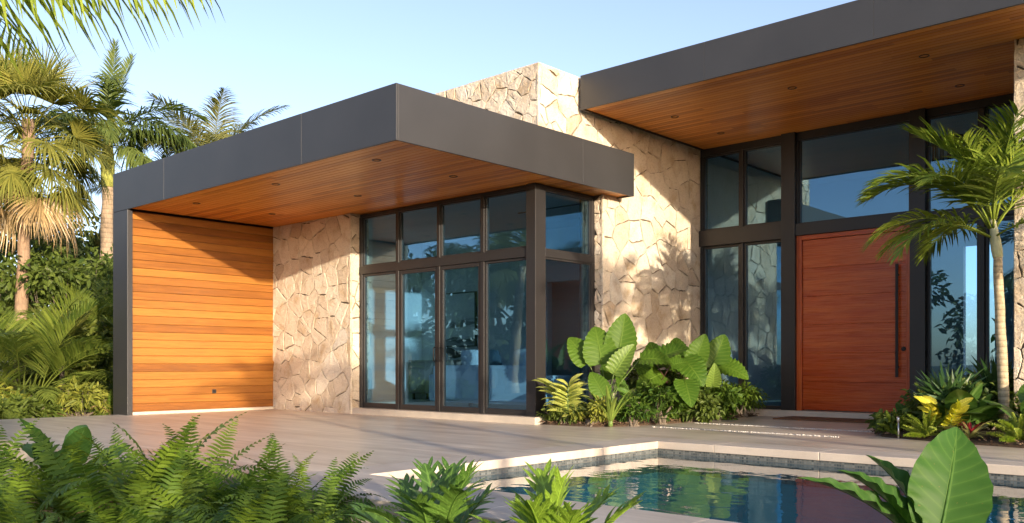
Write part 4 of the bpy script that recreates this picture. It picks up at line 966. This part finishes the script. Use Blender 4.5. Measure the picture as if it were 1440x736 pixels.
# big upright plant next to the glass return (positions relative to its foot)
B1 = (.34, 3.62, .05); t = thing('elephant_ear', 'tall elephant ear plant with upright ribbed leaves beside the glass corner', 'plant', B1)
for (x, y, z, L_, tip, nr, m) in ((.10, 3.30, 1.04, .50, (-.55, -.25, .8), (.35, -.75, .45), 0), (.36, 3.40, 1.10, .60, (-.10, -.1, .95), (.60, -.75, .25), 1), (.56, 3.66, 1.24, .62, (.12, .12, .96), (.62, -.70, .2), 2),
                                  (.74, 3.42, .90, .52, (.45, .25, .85), (.45, -.85, .3), 3), (.44, 3.28, .56, .42, (-.3, -.1, .6), (.5, -.75, .5), 0), (.98, 3.86, .95, .50, (.85, .4, .12), (.1, -.55, .85), 1), (.22, 3.9, .80, .5, (-.6, .3, .6), (.3, -.8, .5), 2), (.62, 3.55, .72, .40, (.2, -.3, .3), (.5, -.6, .6), 1)):
    stalked(t, (rng.uniform(-.06, .06), rng.uniform(-.06, .06), 0), Vector((x - B1[0], y - B1[1], z - B1[2])) - Vector(tip).normalized() * L_ * .42, HEy if m == 3 else HE[m], tip, nr, L_, M['stalk'])
B2 = (.62, 4.95, .05); t = thing('elephant_ear', 'broad elephant ear plant with purple stalks in front of the stone wall', 'plant', B2)
for (x, y, z, L_, tip, nr, m) in ((.95, 4.25, 1.02, .54, (.6, .25, .35), (.3, -.5, .8), 0), (.80, 4.45, .86, .46, (-.3, -.5, .2), (.4, -.5, .75), 2), (1.12, 4.62, .82, .58, (.6, -.2, -.35), (.45, -.55, .70), 1), (.98, 5.05, 1.06, .48, (.3, .1, .8), (.55, -.75, .3), 0),
                                  (1.0, 5.55, 1.02, .60, (.25, .3, .85), (.6, -.75, .15), 2), (1.25, 5.55, .80, .52, (.85, .1, -.15), (.2, -.55, .8), 1), (1.22, 4.34, .50, .50, (.4, -.35, -.45), (.5, -.6, .6), 0), (1.2, 5.1, .66, .38, (.2, -.2, .5), (.6, -.7, .3), 3),
                                  (.7, 4.2, .66, .46, (-.2, -.6, -.2), (.5, -.6, .6), 1), (.5, 4.6, .98, .5, (-.3, .1, .7), (.5, -.7, .4), 0), (.72, 5.9, .86, .5, (.3, .5, .5), (.5, -.7, .5), 1), (.45, 5.3, 1.05, .5, (-.2, .3, .8), (.6, -.7, .2), 2)):
    stalked(t, (rng.uniform(-.1, .1), rng.uniform(-.1, .1), 0), Vector((x - B2[0], y - B2[1], z - B2[2])) - Vector(tip).normalized() * L_ * .42, HEy if m == 3 else HE[m], tip, nr, L_, M['stalk_r'] if m in (0, 1) else M['stalk'])
rg_ = random.Random(77)
for k in range(13):                                                # smaller leaves filling in below the big ones
    x, y = rg_.uniform(.25, 1.05), rg_.uniform(3.9, 6.2); z = rg_.uniform(.34, .85); az = rg_.uniform(-1.6, .9); tip = (math.cos(az), math.sin(az), rg_.uniform(-.5, .7))
    stalked(t, (rg_.uniform(-.15, .15), (y - B2[1]) * .6, 0), (x - B2[0], y - B2[1], z - B2[2]), HE[k % 3], tip, (.5 + rg_.uniform(-.3, .3), -.6, rg_.uniform(.3, .9)), rg_.uniform(.28, .42), M['stalk_r'] if k % 3 else M['stalk'])
GIN = [blade('ginger_leaf', L['ginger'], .30, .042, s, None, 10, 4, .25, 45, .004, 3) for s in (1, 2, 3)]
def ginger(name, label, loc, stems, seed, leafset, n=11, hmax=.62, sc=1.0, cat='plant', spread=.12):
    t = thing(name, label, cat, loc); rg = random.Random(seed)
    for k in range(stems):
        az = rg.uniform(0, 6.28) if k else 3.6; b = Vector((rg.uniform(-spread, spread) * .6, rg.uniform(-spread, spread) * .6, 0)); h = hmax * rg.uniform(.65, 1); le = rg.uniform(.15, .45) * h
        tipp = b + Vector((math.cos(az) * le, math.sin(az) * le, h)); mid = b.lerp(tipp, .5) + Vector((-math.cos(az), -math.sin(az), 0)) * le * .15
        mb = MB(); mb.tube([b, mid, tipp], [.008, .007, .004], 6); mb.build('stem', M['stalk'], t, smooth=True)
        for i in range(n):
            f = .25 + .75 * (i + .5) / n; p = b.lerp(mid, f * 2) if f < .5 else mid.lerp(tipp, f * 2 - 1); sd = 1 if i % 2 else -1
            la = az + sd * (1.45 - .9 * f) + rg.uniform(-.2, .2)
            put('leaf', rg.choice(leafset), t, p, aim((math.cos(la), math.sin(la), .25 + .5 * f + rg.uniform(-.15, .15)), (math.cos(az) * .4 + .3, math.sin(az) * .4 - .4, .8)), sc * rg.uniform(.75, 1.05))
    return t
ginger('shell_ginger', 'yellow striped ginger plant leaning from the bed before the corner post', (.06, 3.06, .04), 5, 3, GIN, 12, .66)
ginger('shell_ginger', 'second ginger plant with greener leaves between the two elephant ears', (.62, 3.95, .04), 5, 13, [blade('ginger_leaf', L['lobed'], .26, .045, s, None, 10, 4, .25, 45, .004, 3) for s in (4, 5)], 11, .55)
ginger('shell_ginger', 'leafy ginger plant in front of the purple stalked elephant ear', (.95, 4.75, .04), 6, 14, [blade('ginger_leaf', L['lobed_y'], .24, .045, s, None, 10, 4, .25, 45, .004, 3) for s in (6, 7)], 10, .48)
STR = [blade('strap_leaf', L['strap'], .62, .030, s, lambda t: (.55 + .45 * math.sin(math.pi * min(1, .2 + t * .5))) * (1 - t ** 5), 12, 4, .35, a, .0, 1) for s, a in ((1, 35), (2, 60), (3, 20))]
t = thing('spider_lily', 'pale green strap leaved lily at the front tip of the left bed', 'plant', (.72, 3.18, .04))
for k in range(11):
    az = k * 2.4 + .4; put('leaf', STR[k % 3], t, (.02 * math.cos(az), .02 * math.sin(az), .02), aim((math.cos(az) * .5, math.sin(az) * .5, 1.0), (-math.cos(az), -math.sin(az), .5)), rng.uniform(.7, 1.05))
mb = MB(); mb.tube([(0, 0, -.03), (0, 0, .10)], [.035, .028], 9); mb.build('bulb', M['stalk'], t, smooth=True)
grp = 'low shrubs of the left bed'
for k, (x, y, h, r, n, ll, lw, mt, lb) in enumerate(((-.05, 3.12, .16, .22, 900, .07, .03, 'bush', 'low dark groundcover plant at the foot of the corner post'), (.42, 3.16, .20, .22, 900, .08, .035, 'bush_y', 'low yellowish groundcover plant between ginger and lily'),
      (.80, 3.55, .24, .22, 1200, .07, .025, 'fern', 'small fine leaved shrub right of the strap leaved lily'), (.86, 4.15, .34, .30, 1700, .08, .028, 'fern', 'bushy fine leaved green shrub in the middle of the left bed'),
      (.92, 4.85, .30, .28, 1400, .10, .05, 'bush', 'green shrub under the purple stalked leaves'), (.96, 5.6, .32, .30, 1500, .09, .035, 'fern', 'loose sunlit shrub near the right end of the left bed'), (.90, 6.45, .38, .36, 2300, .08, .022, 'fern', 'dark ferny shrub at the right end of the left bed'), (.3, 5.0, .45, .4, 1500, .12, .06, 'bush', 'dark shrub hidden between big leaves and stone wall'))):
    bush('bed_shrub', lb, (x, y, .04), blobset(120 + k, 9, r * 1.1, r * 1.1, .06, h * 1.35, r * .6), int(n * 1.35), ll, lw, 130 + k, L[mt], grp, up=.5)
ANT = blade('broad_leaf', L['lobed'], .30, .085, 7, None, 12, 6, .15, 40, .01, 4)
def rosette(name, label, loc, n, me, sc, elev, seed, stalk=.0, cat='plant', group=None, part='leaf', smat=None, jr=.25):
    t = thing(name, label, cat, loc, group); rg = random.Random(seed)
    for k in range(n):
        az = k * 2.39996 + rg.uniform(-.3, .3); el = R(elev[0] + (elev[1] - elev[0]) * (k + .5) / n) + rg.uniform(-jr, jr) * .5; m = me[k % len(me)] if isinstance(me, list) else me
        d = Vector((math.cos(az) * math.cos(el), math.sin(az) * math.cos(el), math.sin(el))); p = d * stalk * rg.uniform(.8, 1.15)
        put(part, m, t, p, aim(d - Vector((0, 0, .25 if stalk else 0)), (-math.cos(az) * math.sin(el), -math.sin(az) * math.sin(el), math.cos(el) + .2)), sc * rg.uniform(.8, 1.15))
        if stalk: mb = MB(); mb.tube([(0, 0, -.02), p * .5 + Vector((0, 0, .03)), p], [.007, .006, .004], 5); mb.build('stalk', smat or M['stalk'], t, smooth=True)
    return t
rosette('broadleaf_plant', 'small broad leaved plant at the edge of the left bed', (.95, 3.95, .04), 7, ANT, .75, (70, 15), 5, .14)
rosette('broadleaf_plant', 'small round leaved plant below the lily in the left bed', (.88, 4.55, .04), 7, ANT, .8, (70, 20), 6, .15)

# right bed beside the door
PR = [(.25, [pinnate('young_palm_up', L['palm'], 1.25, 36, .50, .027, 80, 55, s, vee=.35, droop=.45, rr=.014) for s in (41, 42)]),
      (.65, [pinnate('young_palm_arch', L['palm'], 1.45, 38, .55, .029, 58, 95, s, vee=.3, droop=.55, rr=.014) for s in (43, 44)]),
      (1.0, [pinnate('young_palm_low', L['palm'], 1.35, 36, .52, .027, 30, 85, s, vee=.2, droop=.75, rr=.013) for s in (45, 46)])]
t = thing('young_palm', 'young palm with slim ringed trunk in the bed right of the front door', 'palm tree', (5.19, 4.72, .03))
top = trunk_part(t, M['palm_bark'], 2.06, (-.07, -.03), .062, .050, 6, flare=1.3, wob=.01)
mb = MB(); mb.tube([top + Vector((-.012 * i, -.004 * i, .095 * i)) for i in range(6)], [.053, .060, .056, .047, .04, .032], 10); mb.build('crownshaft', M['crownshaft_p'], t, smooth=True)
ct = top + Vector((-.05, -.02, .44))
az_list = [(3.5, 1, 1.08), (3.05, 1, 1.15), (4.1, 2, 1.05), (2.5, 2, .95), (5.2, 1, .95), (.3, 1, 1.0), (1.3, 1, .95), (4.7, 0, .9), (.9, 0, .95), (5.9, 2, 1.0), (3.75, 2, 1.1), (2.0, 0, .85), (3.3, 2, .95), (5.6, 0, .9), (3.9, 1, 1.1), (2.8, 0, 1.0), (3.55, 0, 1.05), (4.45, 1, 1.0), (3.2, 0, 1.2), (1.6, 0, 1.15), (5.2, 0, 1.1), (0.1, 0, 1.1)]
for k, (az, c, s) in enumerate(az_list): put('frond', PR[c][1][k % 2], t, (ct.x + .03 * math.cos(az), ct.y + .03 * math.sin(az), ct.z - .1 * c), (rng.uniform(-.2, .2), rng.uniform(-.1, .1), az), s)
FANL = [fan('fan_shrub_leaf', L['fan'], .34, .40, 11, 62, s, 78, .25, .12, 40) for s in (51, 52, 53)]
rosette('lady_palm', 'dark lady palm with fingered leaves beside the front door', (4.58, 4.62, .05), 14, FANL, 1.15, (75, 10), 7, 0, 'palm', None, 'frond')
rosette('lady_palm', 'second lady palm behind the young palm trunk', (4.95, 5.35, .05), 12, FANL, 1.2, (75, 20), 17, 0, 'palm', None, 'frond')
PHI = [heart('philodendron_leaf', L['heart'], .42, s, 1.0, .12, .012, 5, .0, .2) for s in (8, 9)]
rosette('philodendron', 'glossy heart leaved plant left of the young palm trunk', (4.85, 4.35, .05), 12, PHI, 1.0, (75, 25), 8, .40)
rosette('philodendron', 'heart leaved plant right of the young palm trunk', (5.62, 4.35, .05), 11, PHI, 1.0, (75, 20), 9, .42)
rosette('philodendron', 'low heart leaved plant at the door side of the right bed', (4.12, 4.75, .05), 9, PHI, .62, (70, 15), 10, .24)
CRO = [blade('croton_leaf', L['croton'], .20, .040, s, None, 8, 4, .2, 35, .006, 3) for s in (1, 2)]
ginger('croton', 'bright yellow croton in the middle of the right bed', (4.74, 4.0, .05), 6, 12, CRO, 11, .40, 1.0, spread=.16)
def plume(name, Ln, r, seed, arch):
    rg = np.random.RandomState(seed); mb = MB(); ns = 10; P = [np.zeros(3)]
    for i in range(ns): th = -R(arch) * (i / ns) ** 1.3; P.append(P[-1] + np.array([math.cos(th), 0, math.sin(th)]) * Ln / ns)
    mb.tube(P[::2], [.005, .005, .004, .003, .003, .001], 4, .6)
    for k in range(260):
        s = rg.rand() ** .8; i = min(ns - 1, int(s * ns)); p = P[i] + (P[i + 1] - P[i]) * (s * ns - i); a = rg.rand() * 6.28; T = vn(P[i + 1] - P[i])
        d = vn(np.array([0, math.cos(a), math.sin(a)]) + T * rg.uniform(.5, 1.1)); ln = r * (.35 + .65 * math.sin(math.pi * min(1, .15 + s * .85))) * rg.uniform(.7, 1.1); w = vn(np.cross(d, T)) * .0042
        mb.add([p - w, p + w, p + d * ln * .6 + w * 1.3, p + d * ln, p + d * ln * .6 - w * 1.3], [(0, 1, 2, 3, 4)], rg.uniform(.2, .8))
    return mb.mesh(name, L['foxtail'], False)
PLU = [plume('foxtail_plume', .36, .050, s, a) for s, a in ((1, 20), (2, 45), (3, 5))]
rosette('foxtail_fern', 'light green foxtail fern at the front of the right bed', (4.62, 3.82, .05), 18, PLU, .85, (85, 12), 21, 0, 'fern', None, 'plume', None, .5)
rosette('foxtail_fern', 'light green foxtail fern at the foot of the young palm', (5.56, 3.78, .05), 16, PLU, 1.0, (80, 12), 22, 0, 'fern', None, 'plume', None, .5)
rosette('foxtail_fern', 'small foxtail fern reaching over the paving at the bed corner', (4.16, 4.05, .05), 11, PLU, .85, (80, 20), 23, 0, 'fern', None, 'plume', None, .5)
BRO = [blade('bromeliad_leaf', L['brom'], .34, .020, s, lambda t: (1 - t ** 3) * (.7 + .3 * min(1, t * 5)), 9, 4, .3, a, 0, 1) for s, a in ((1, 40), (2, 60))]
BRR = blade('bromeliad_inner_leaf', L['brom_r'], .20, .020, 3, lambda t: (1 - t ** 3) * (.7 + .3 * min(1, t * 5)), 8, 4, .3, 25, 0, 1)
t = rosette('bromeliad', 'striped bromeliad with red heart in front of the young palm', (5.10, 3.72, .06), 20, BRO, 1.0, (60, 12), 31)
for k in range(9): put('inner_leaf', BRR, t, (0, 0, .03), aim((math.cos(k * 2.4) * .6, math.sin(k * 2.4) * .6, .9), (-math.cos(k * 2.4), -math.sin(k * 2.4), .6)), 1.0)
for k, (x, y, h, r, n, mt, lb) in enumerate(((4.05, 4.22, .20, .16, 700, 'bush', 'little round leaved plant by the path light'), (5.0, 4.9, .5, .4, 1800, 'bush', 'dark shrub in the shade behind the young palm'), (4.4, 5.6, .6, .4, 1700, 'bush', 'dark shrub against the glass right of the front door'))):
    bush('bed_shrub', lb, (x, y, .05), blobset(150 + k, 6, r, r, .08, h, r * .7), n, .09, .05, 160 + k, L[mt], 'low shrubs of the right bed', up=.5)
pl = thing('path_light', 'small silver path light stake at the corner of the right bed', 'garden light', (4.30, 3.86, .03))
mb = MB(); mb.tube([(0, 0, -.05), (0, 0, .16)], .010, 10); mb.build('stake', M['steel'], pl, smooth=True)
mb = MB(); mb.tube([(0, 0, .161), (-.004, .004, .20), (-.012, .012, .225)], [.016, .019, .014], 12); mb.build('lamp_head', M['steel'], pl, smooth=True)
# ------------------------------------------------------------------ foreground planting
FR = {}
for k, (a0, arch) in enumerate(((80, 55), (69, 80), (56, 95), (42, 95), (27, 85), (10, 70))):
    FR[k] = [pinnate('fern_frond', L['fern'], .80, 25, .115, .023, a0, arch, 400 + 10 * k + s, s0=.14, vee=.12, fwd=.12, droop=.5, prof=prof_fern, rr=.0045, segs=4, jit=.07, apow=1.6, wprof=(.8, 1, .85, .6, .05), tip_fwd=.5) for s in (1, 2, 3)]
FRD = [pinnate('dry_fern_frond', L['dead'], .8, 26, .10, .018, a0, 90, 480 + a0, s0=.14, vee=.1, fwd=.2, droop=.9, prof=prof_fern, rr=.0045, segs=4, jit=.3, apow=1.3, wprof=(.8, 1, .8, .5, .05), tip_fwd=.5, miss=.15) for a0 in (35, 58)]
def fern(label, loc, n, seed, sc, group='sword ferns massed in front of the terrace', bias=0):
    t = thing('sword_fern', label, 'fern', loc, group); rg = random.Random(seed)
    for i in range(n):
        f = (i + .5) / n; k = min(5, int(f * 5.2 + rg.uniform(-.4, .4) + bias)); k = max(0, k); az = i * 2.39996 + rg.uniform(-.35, .35)
        put('frond', rg.choice(FR[k]), t, (.03 * math.cos(az), .03 * math.sin(az), 0), (rg.uniform(-.55, .55), rg.uniform(-.15, .25), az), sc * rg.uniform(.7, 1.12))
    for i in range(2): put('frond', FRD[i], t, (0, 0, 0), (0, 0, rg.uniform(0, 6.28)), sc * rg.uniform(.8, 1.1), label='dry brown fern frond')
    mb = MB(); mb.tube([(0, 0, -.08), (0, 0, .03)], [.05, .03], 7); mb.build('rootstock', M['bark'], t); return t
FL = 'green sword fern with arching fronds crowded among its neighbours before the terrace'
spots = [(1.94, -4.73, 1.0), (1.55, -4.28, 1.0), (2.57, -4.43, 1.0), (2.29, -4.01, 1.12), (2.01, -3.59, 1.0), (3.22, -4.10, 1.05), (2.93, -3.69, 1.0), (2.92, -3.43, .95), (3.28, -3.50, .95), (3.62, -3.66, .82),
         (3.13, -5.00, .95), (3.52, -4.91, .9), (3.63, -4.68, .95), (3.93, -4.53, .9), (4.05, -4.29, .9), (4.25, -4.22, .75), (3.91, -5.37, .85), (4.32, -5.13, .85), (4.67, -4.81, .82), (1.25, -4.75, 1.0), (2.55, -4.95, .95), (3.45, -4.0, .92), (3.85, -4.02, .8), (2.6, -3.95, 1.0), (3.05, -4.45, .95), (2.1, -4.45, 1.0), (1.75, -3.85, 1.0), (3.75, -4.45, .9)]
for k, (x, y, s) in enumerate(spots):
    lb = {3: 'tallest sword fern with upright fronds standing out against the timber wall', 9: 'rightmost sword fern of the mass with fronds reaching over the coping corner'}.get(k, FL)
    fern(lb, (x, y, gheight(x, y) + .01), 22 if k != 3 else 24, 500 + k, s * (1.12 if x < 2.9 else .95), bias=-.6 if k == 3 else 0)
PAD = [blade('broad_leaf', L['paddle'], .40, .10, s, None, 14, 8, .22, a, .006, 6) for s, a in ((1, 40), (2, 65), (3, 25))]
rosette('broadleaf_plant', 'broad leaved plant with drooping dark leaves at the left picture edge behind the ferns', (1.05, -4.05, gheight(1.05, -4.05)), 14, PAD, .95, (80, 20), 41, .46)
LOB = [lobed('lobed_leaf', L['lobed'], .36, .19, s, 6, a) for s, a in ((1, 30), (2, 50), (3, 65))]
LOBy = [lobed('lobed_leaf', L['lobed_y'], .36, .19, s, 6, a) for s, a in ((4, 30), (5, 45))]
z0 = gheight(4.9, -3.8)
rosette('philodendron', 'dark philodendron with deeply cut leaves before the pool coping', (4.72, -3.74, z0), 21, LOB, .92, (86, 22), 52, .38)
rosette('philodendron', 'fresh yellow green philodendron with deeply cut leaves nearest the pool water', (5.42, -3.66, z0), 21, LOBy, .88, (86, 25), 53, .37)
rosette('philodendron', 'low cut leaved philodendron between the ferns and its darker neighbour', (5.02, -4.02, z0), 13, LOB, .7, (65, 15), 54, .26)
# big leaves close to the camera at the lower right
BIG = [blade('big_leaf', L['big'], 1.0, w, s, (lambda t: math.sin(math.pi * min(1, (t * .93 + .07) ** .80)) ** .85), 26, 14, f, a, .022, 6, margin=.012, twist=.25) for s, w, f, a in ((1, .30, .30, 38), (2, .19, .6, 40), (3, .095, .7, 40))]
B3 = (7.14, -3.86, -.30); t = thing('giant_taro', 'giant taro with one broad upright leaf in front of the pool', 'plant', B3)
Rv = Vector((.738, .675, 0)); Fv = Vector((-.675, .738, 0)); Up = Vector((0, 0, 1))
def camdir(r, f, u): return Rv * r + Fv * f + Up * u
for pos, tip, nr, s, m in (((7.075, -3.745, .29), (.10, .05, .37), (-.25, -.9, .28), .42, 0), ((7.03, -3.79, .305), (-.17, .02, .245), (.75, -.5, .35), .33, 1), ((7.04, -3.74, .31), (-.09, .10, .28), (.55, -.75, .3), .33, 1),
                           ((7.02, -3.80, .30), (-.33, -.05, .29), (.6, -.5, .6), .43, 2), ((7.12, -3.70, .24), (.9, .1, .12), (-.1, -.3, .95), .36, 2), ((7.08, -3.80, .22), (.35, -.6, .12), (.0, -.2, .95), .34, 1)):
    stalked(t, (rng.uniform(-.02, .02), rng.uniform(-.02, .02), 0), Vector(pos) - Vector(B3), BIG[m], camdir(*tip), camdir(*nr), s, M['stalk'], .014, .05)
# palm just out of the picture at the left whose fronds hang into its top left corner
OVH = [pinnate('overhead_frond', L['palm'], 2.0, 34, .60, .022, a0, arch, s, s0=.12, vee=-.25, fwd=.35, droop=1.6, rr=.013) for a0, arch, s in ((26, 42, 61), (44, 60, 62), (60, 80, 63))]
t = thing('overhead_palm', 'nearby palm whose hanging frond crosses the top left corner of the sky', 'palm tree', (2.35, -5.85, -.2))
top = trunk_part(t, M['palm_bark'], 2.72, (.05, .05), .08, .06, 9)
for k, (az, m, s) in enumerate(((.74, 0, 1.0), (.42, 1, .9), (1.15, 1, .95), (2.3, 1, 1), (3.3, 2, 1), (4.2, 0, 1), (5.0, 2, 1), (5.8, 1, .8), (1.7, 2, .9))): put('frond', OVH[m], t, top, (rng.uniform(-.1, .1), 0, az), s)
# palms out of the picture to the right; the low sun throws their fronds' shadows on the stone wall
for k, (x, y, h) in enumerate(((10.6, 1.9, 2.75), (13.5, -.6, 3.6))):
    t = thing('young_palm', 'young palm growing out of the picture to the right, casting frond shadows on the stone', 'palm tree', (x, y, -.1), 'palms casting shadows from the right')
    top = trunk_part(t, M['palm_bark'], h, (.1, .1), .09, .07, 30 + k)
    for j in range(12):
        c = min(2, j // 5); put('frond', PR[c][1][j % 2], t, top, (rng.uniform(-.2, .2), 0, j * 2.4 + k), 1.15)

for k, (x, y, s) in enumerate(FERN_LATER): fern('small fern among the low shrubs on the far side of the terrace', (x, y, -.12), 14, 540 + k, s, 'small ferns on the far side of the terrace')
# loose trees added out of view to break up low sun on front planting
for k, (x, y, h) in enumerate(((15.5, -9.4, 2.9), (14.5, -11.0, 2.8))):
    broad_tree('broadleaf_tree', 'small loose tree added out of view to the right to shade the ferns', (x, y, -.13), h, blobset(170 + k, 13, 1.1, 1.1, .5, h + .6, .62), 2300, .20, .10, 180 + k, L['bush'], 'added trees shading the front planting')
for k, (x, y, h) in enumerate(((17.5, -6.3, 3.6), (19.5, -5.6, 3.4))):
    t = thing('slim_palm', 'slim palm out of the picture to the right, streaking shade over terrace and timber wall', 'palm tree', (x, y, -.1), 'palms streaking shade over the terrace')
    top = trunk_part(t, M['palm_bark'], h, (.1, .1), .09, .07, 50 + k)
    for j in range(10):
        c = min(2, j // 4); put('frond', PR[c][1][j % 2], t, top, (rng.uniform(-.2, .2), 0, j * 2.4 + k), 1.1)
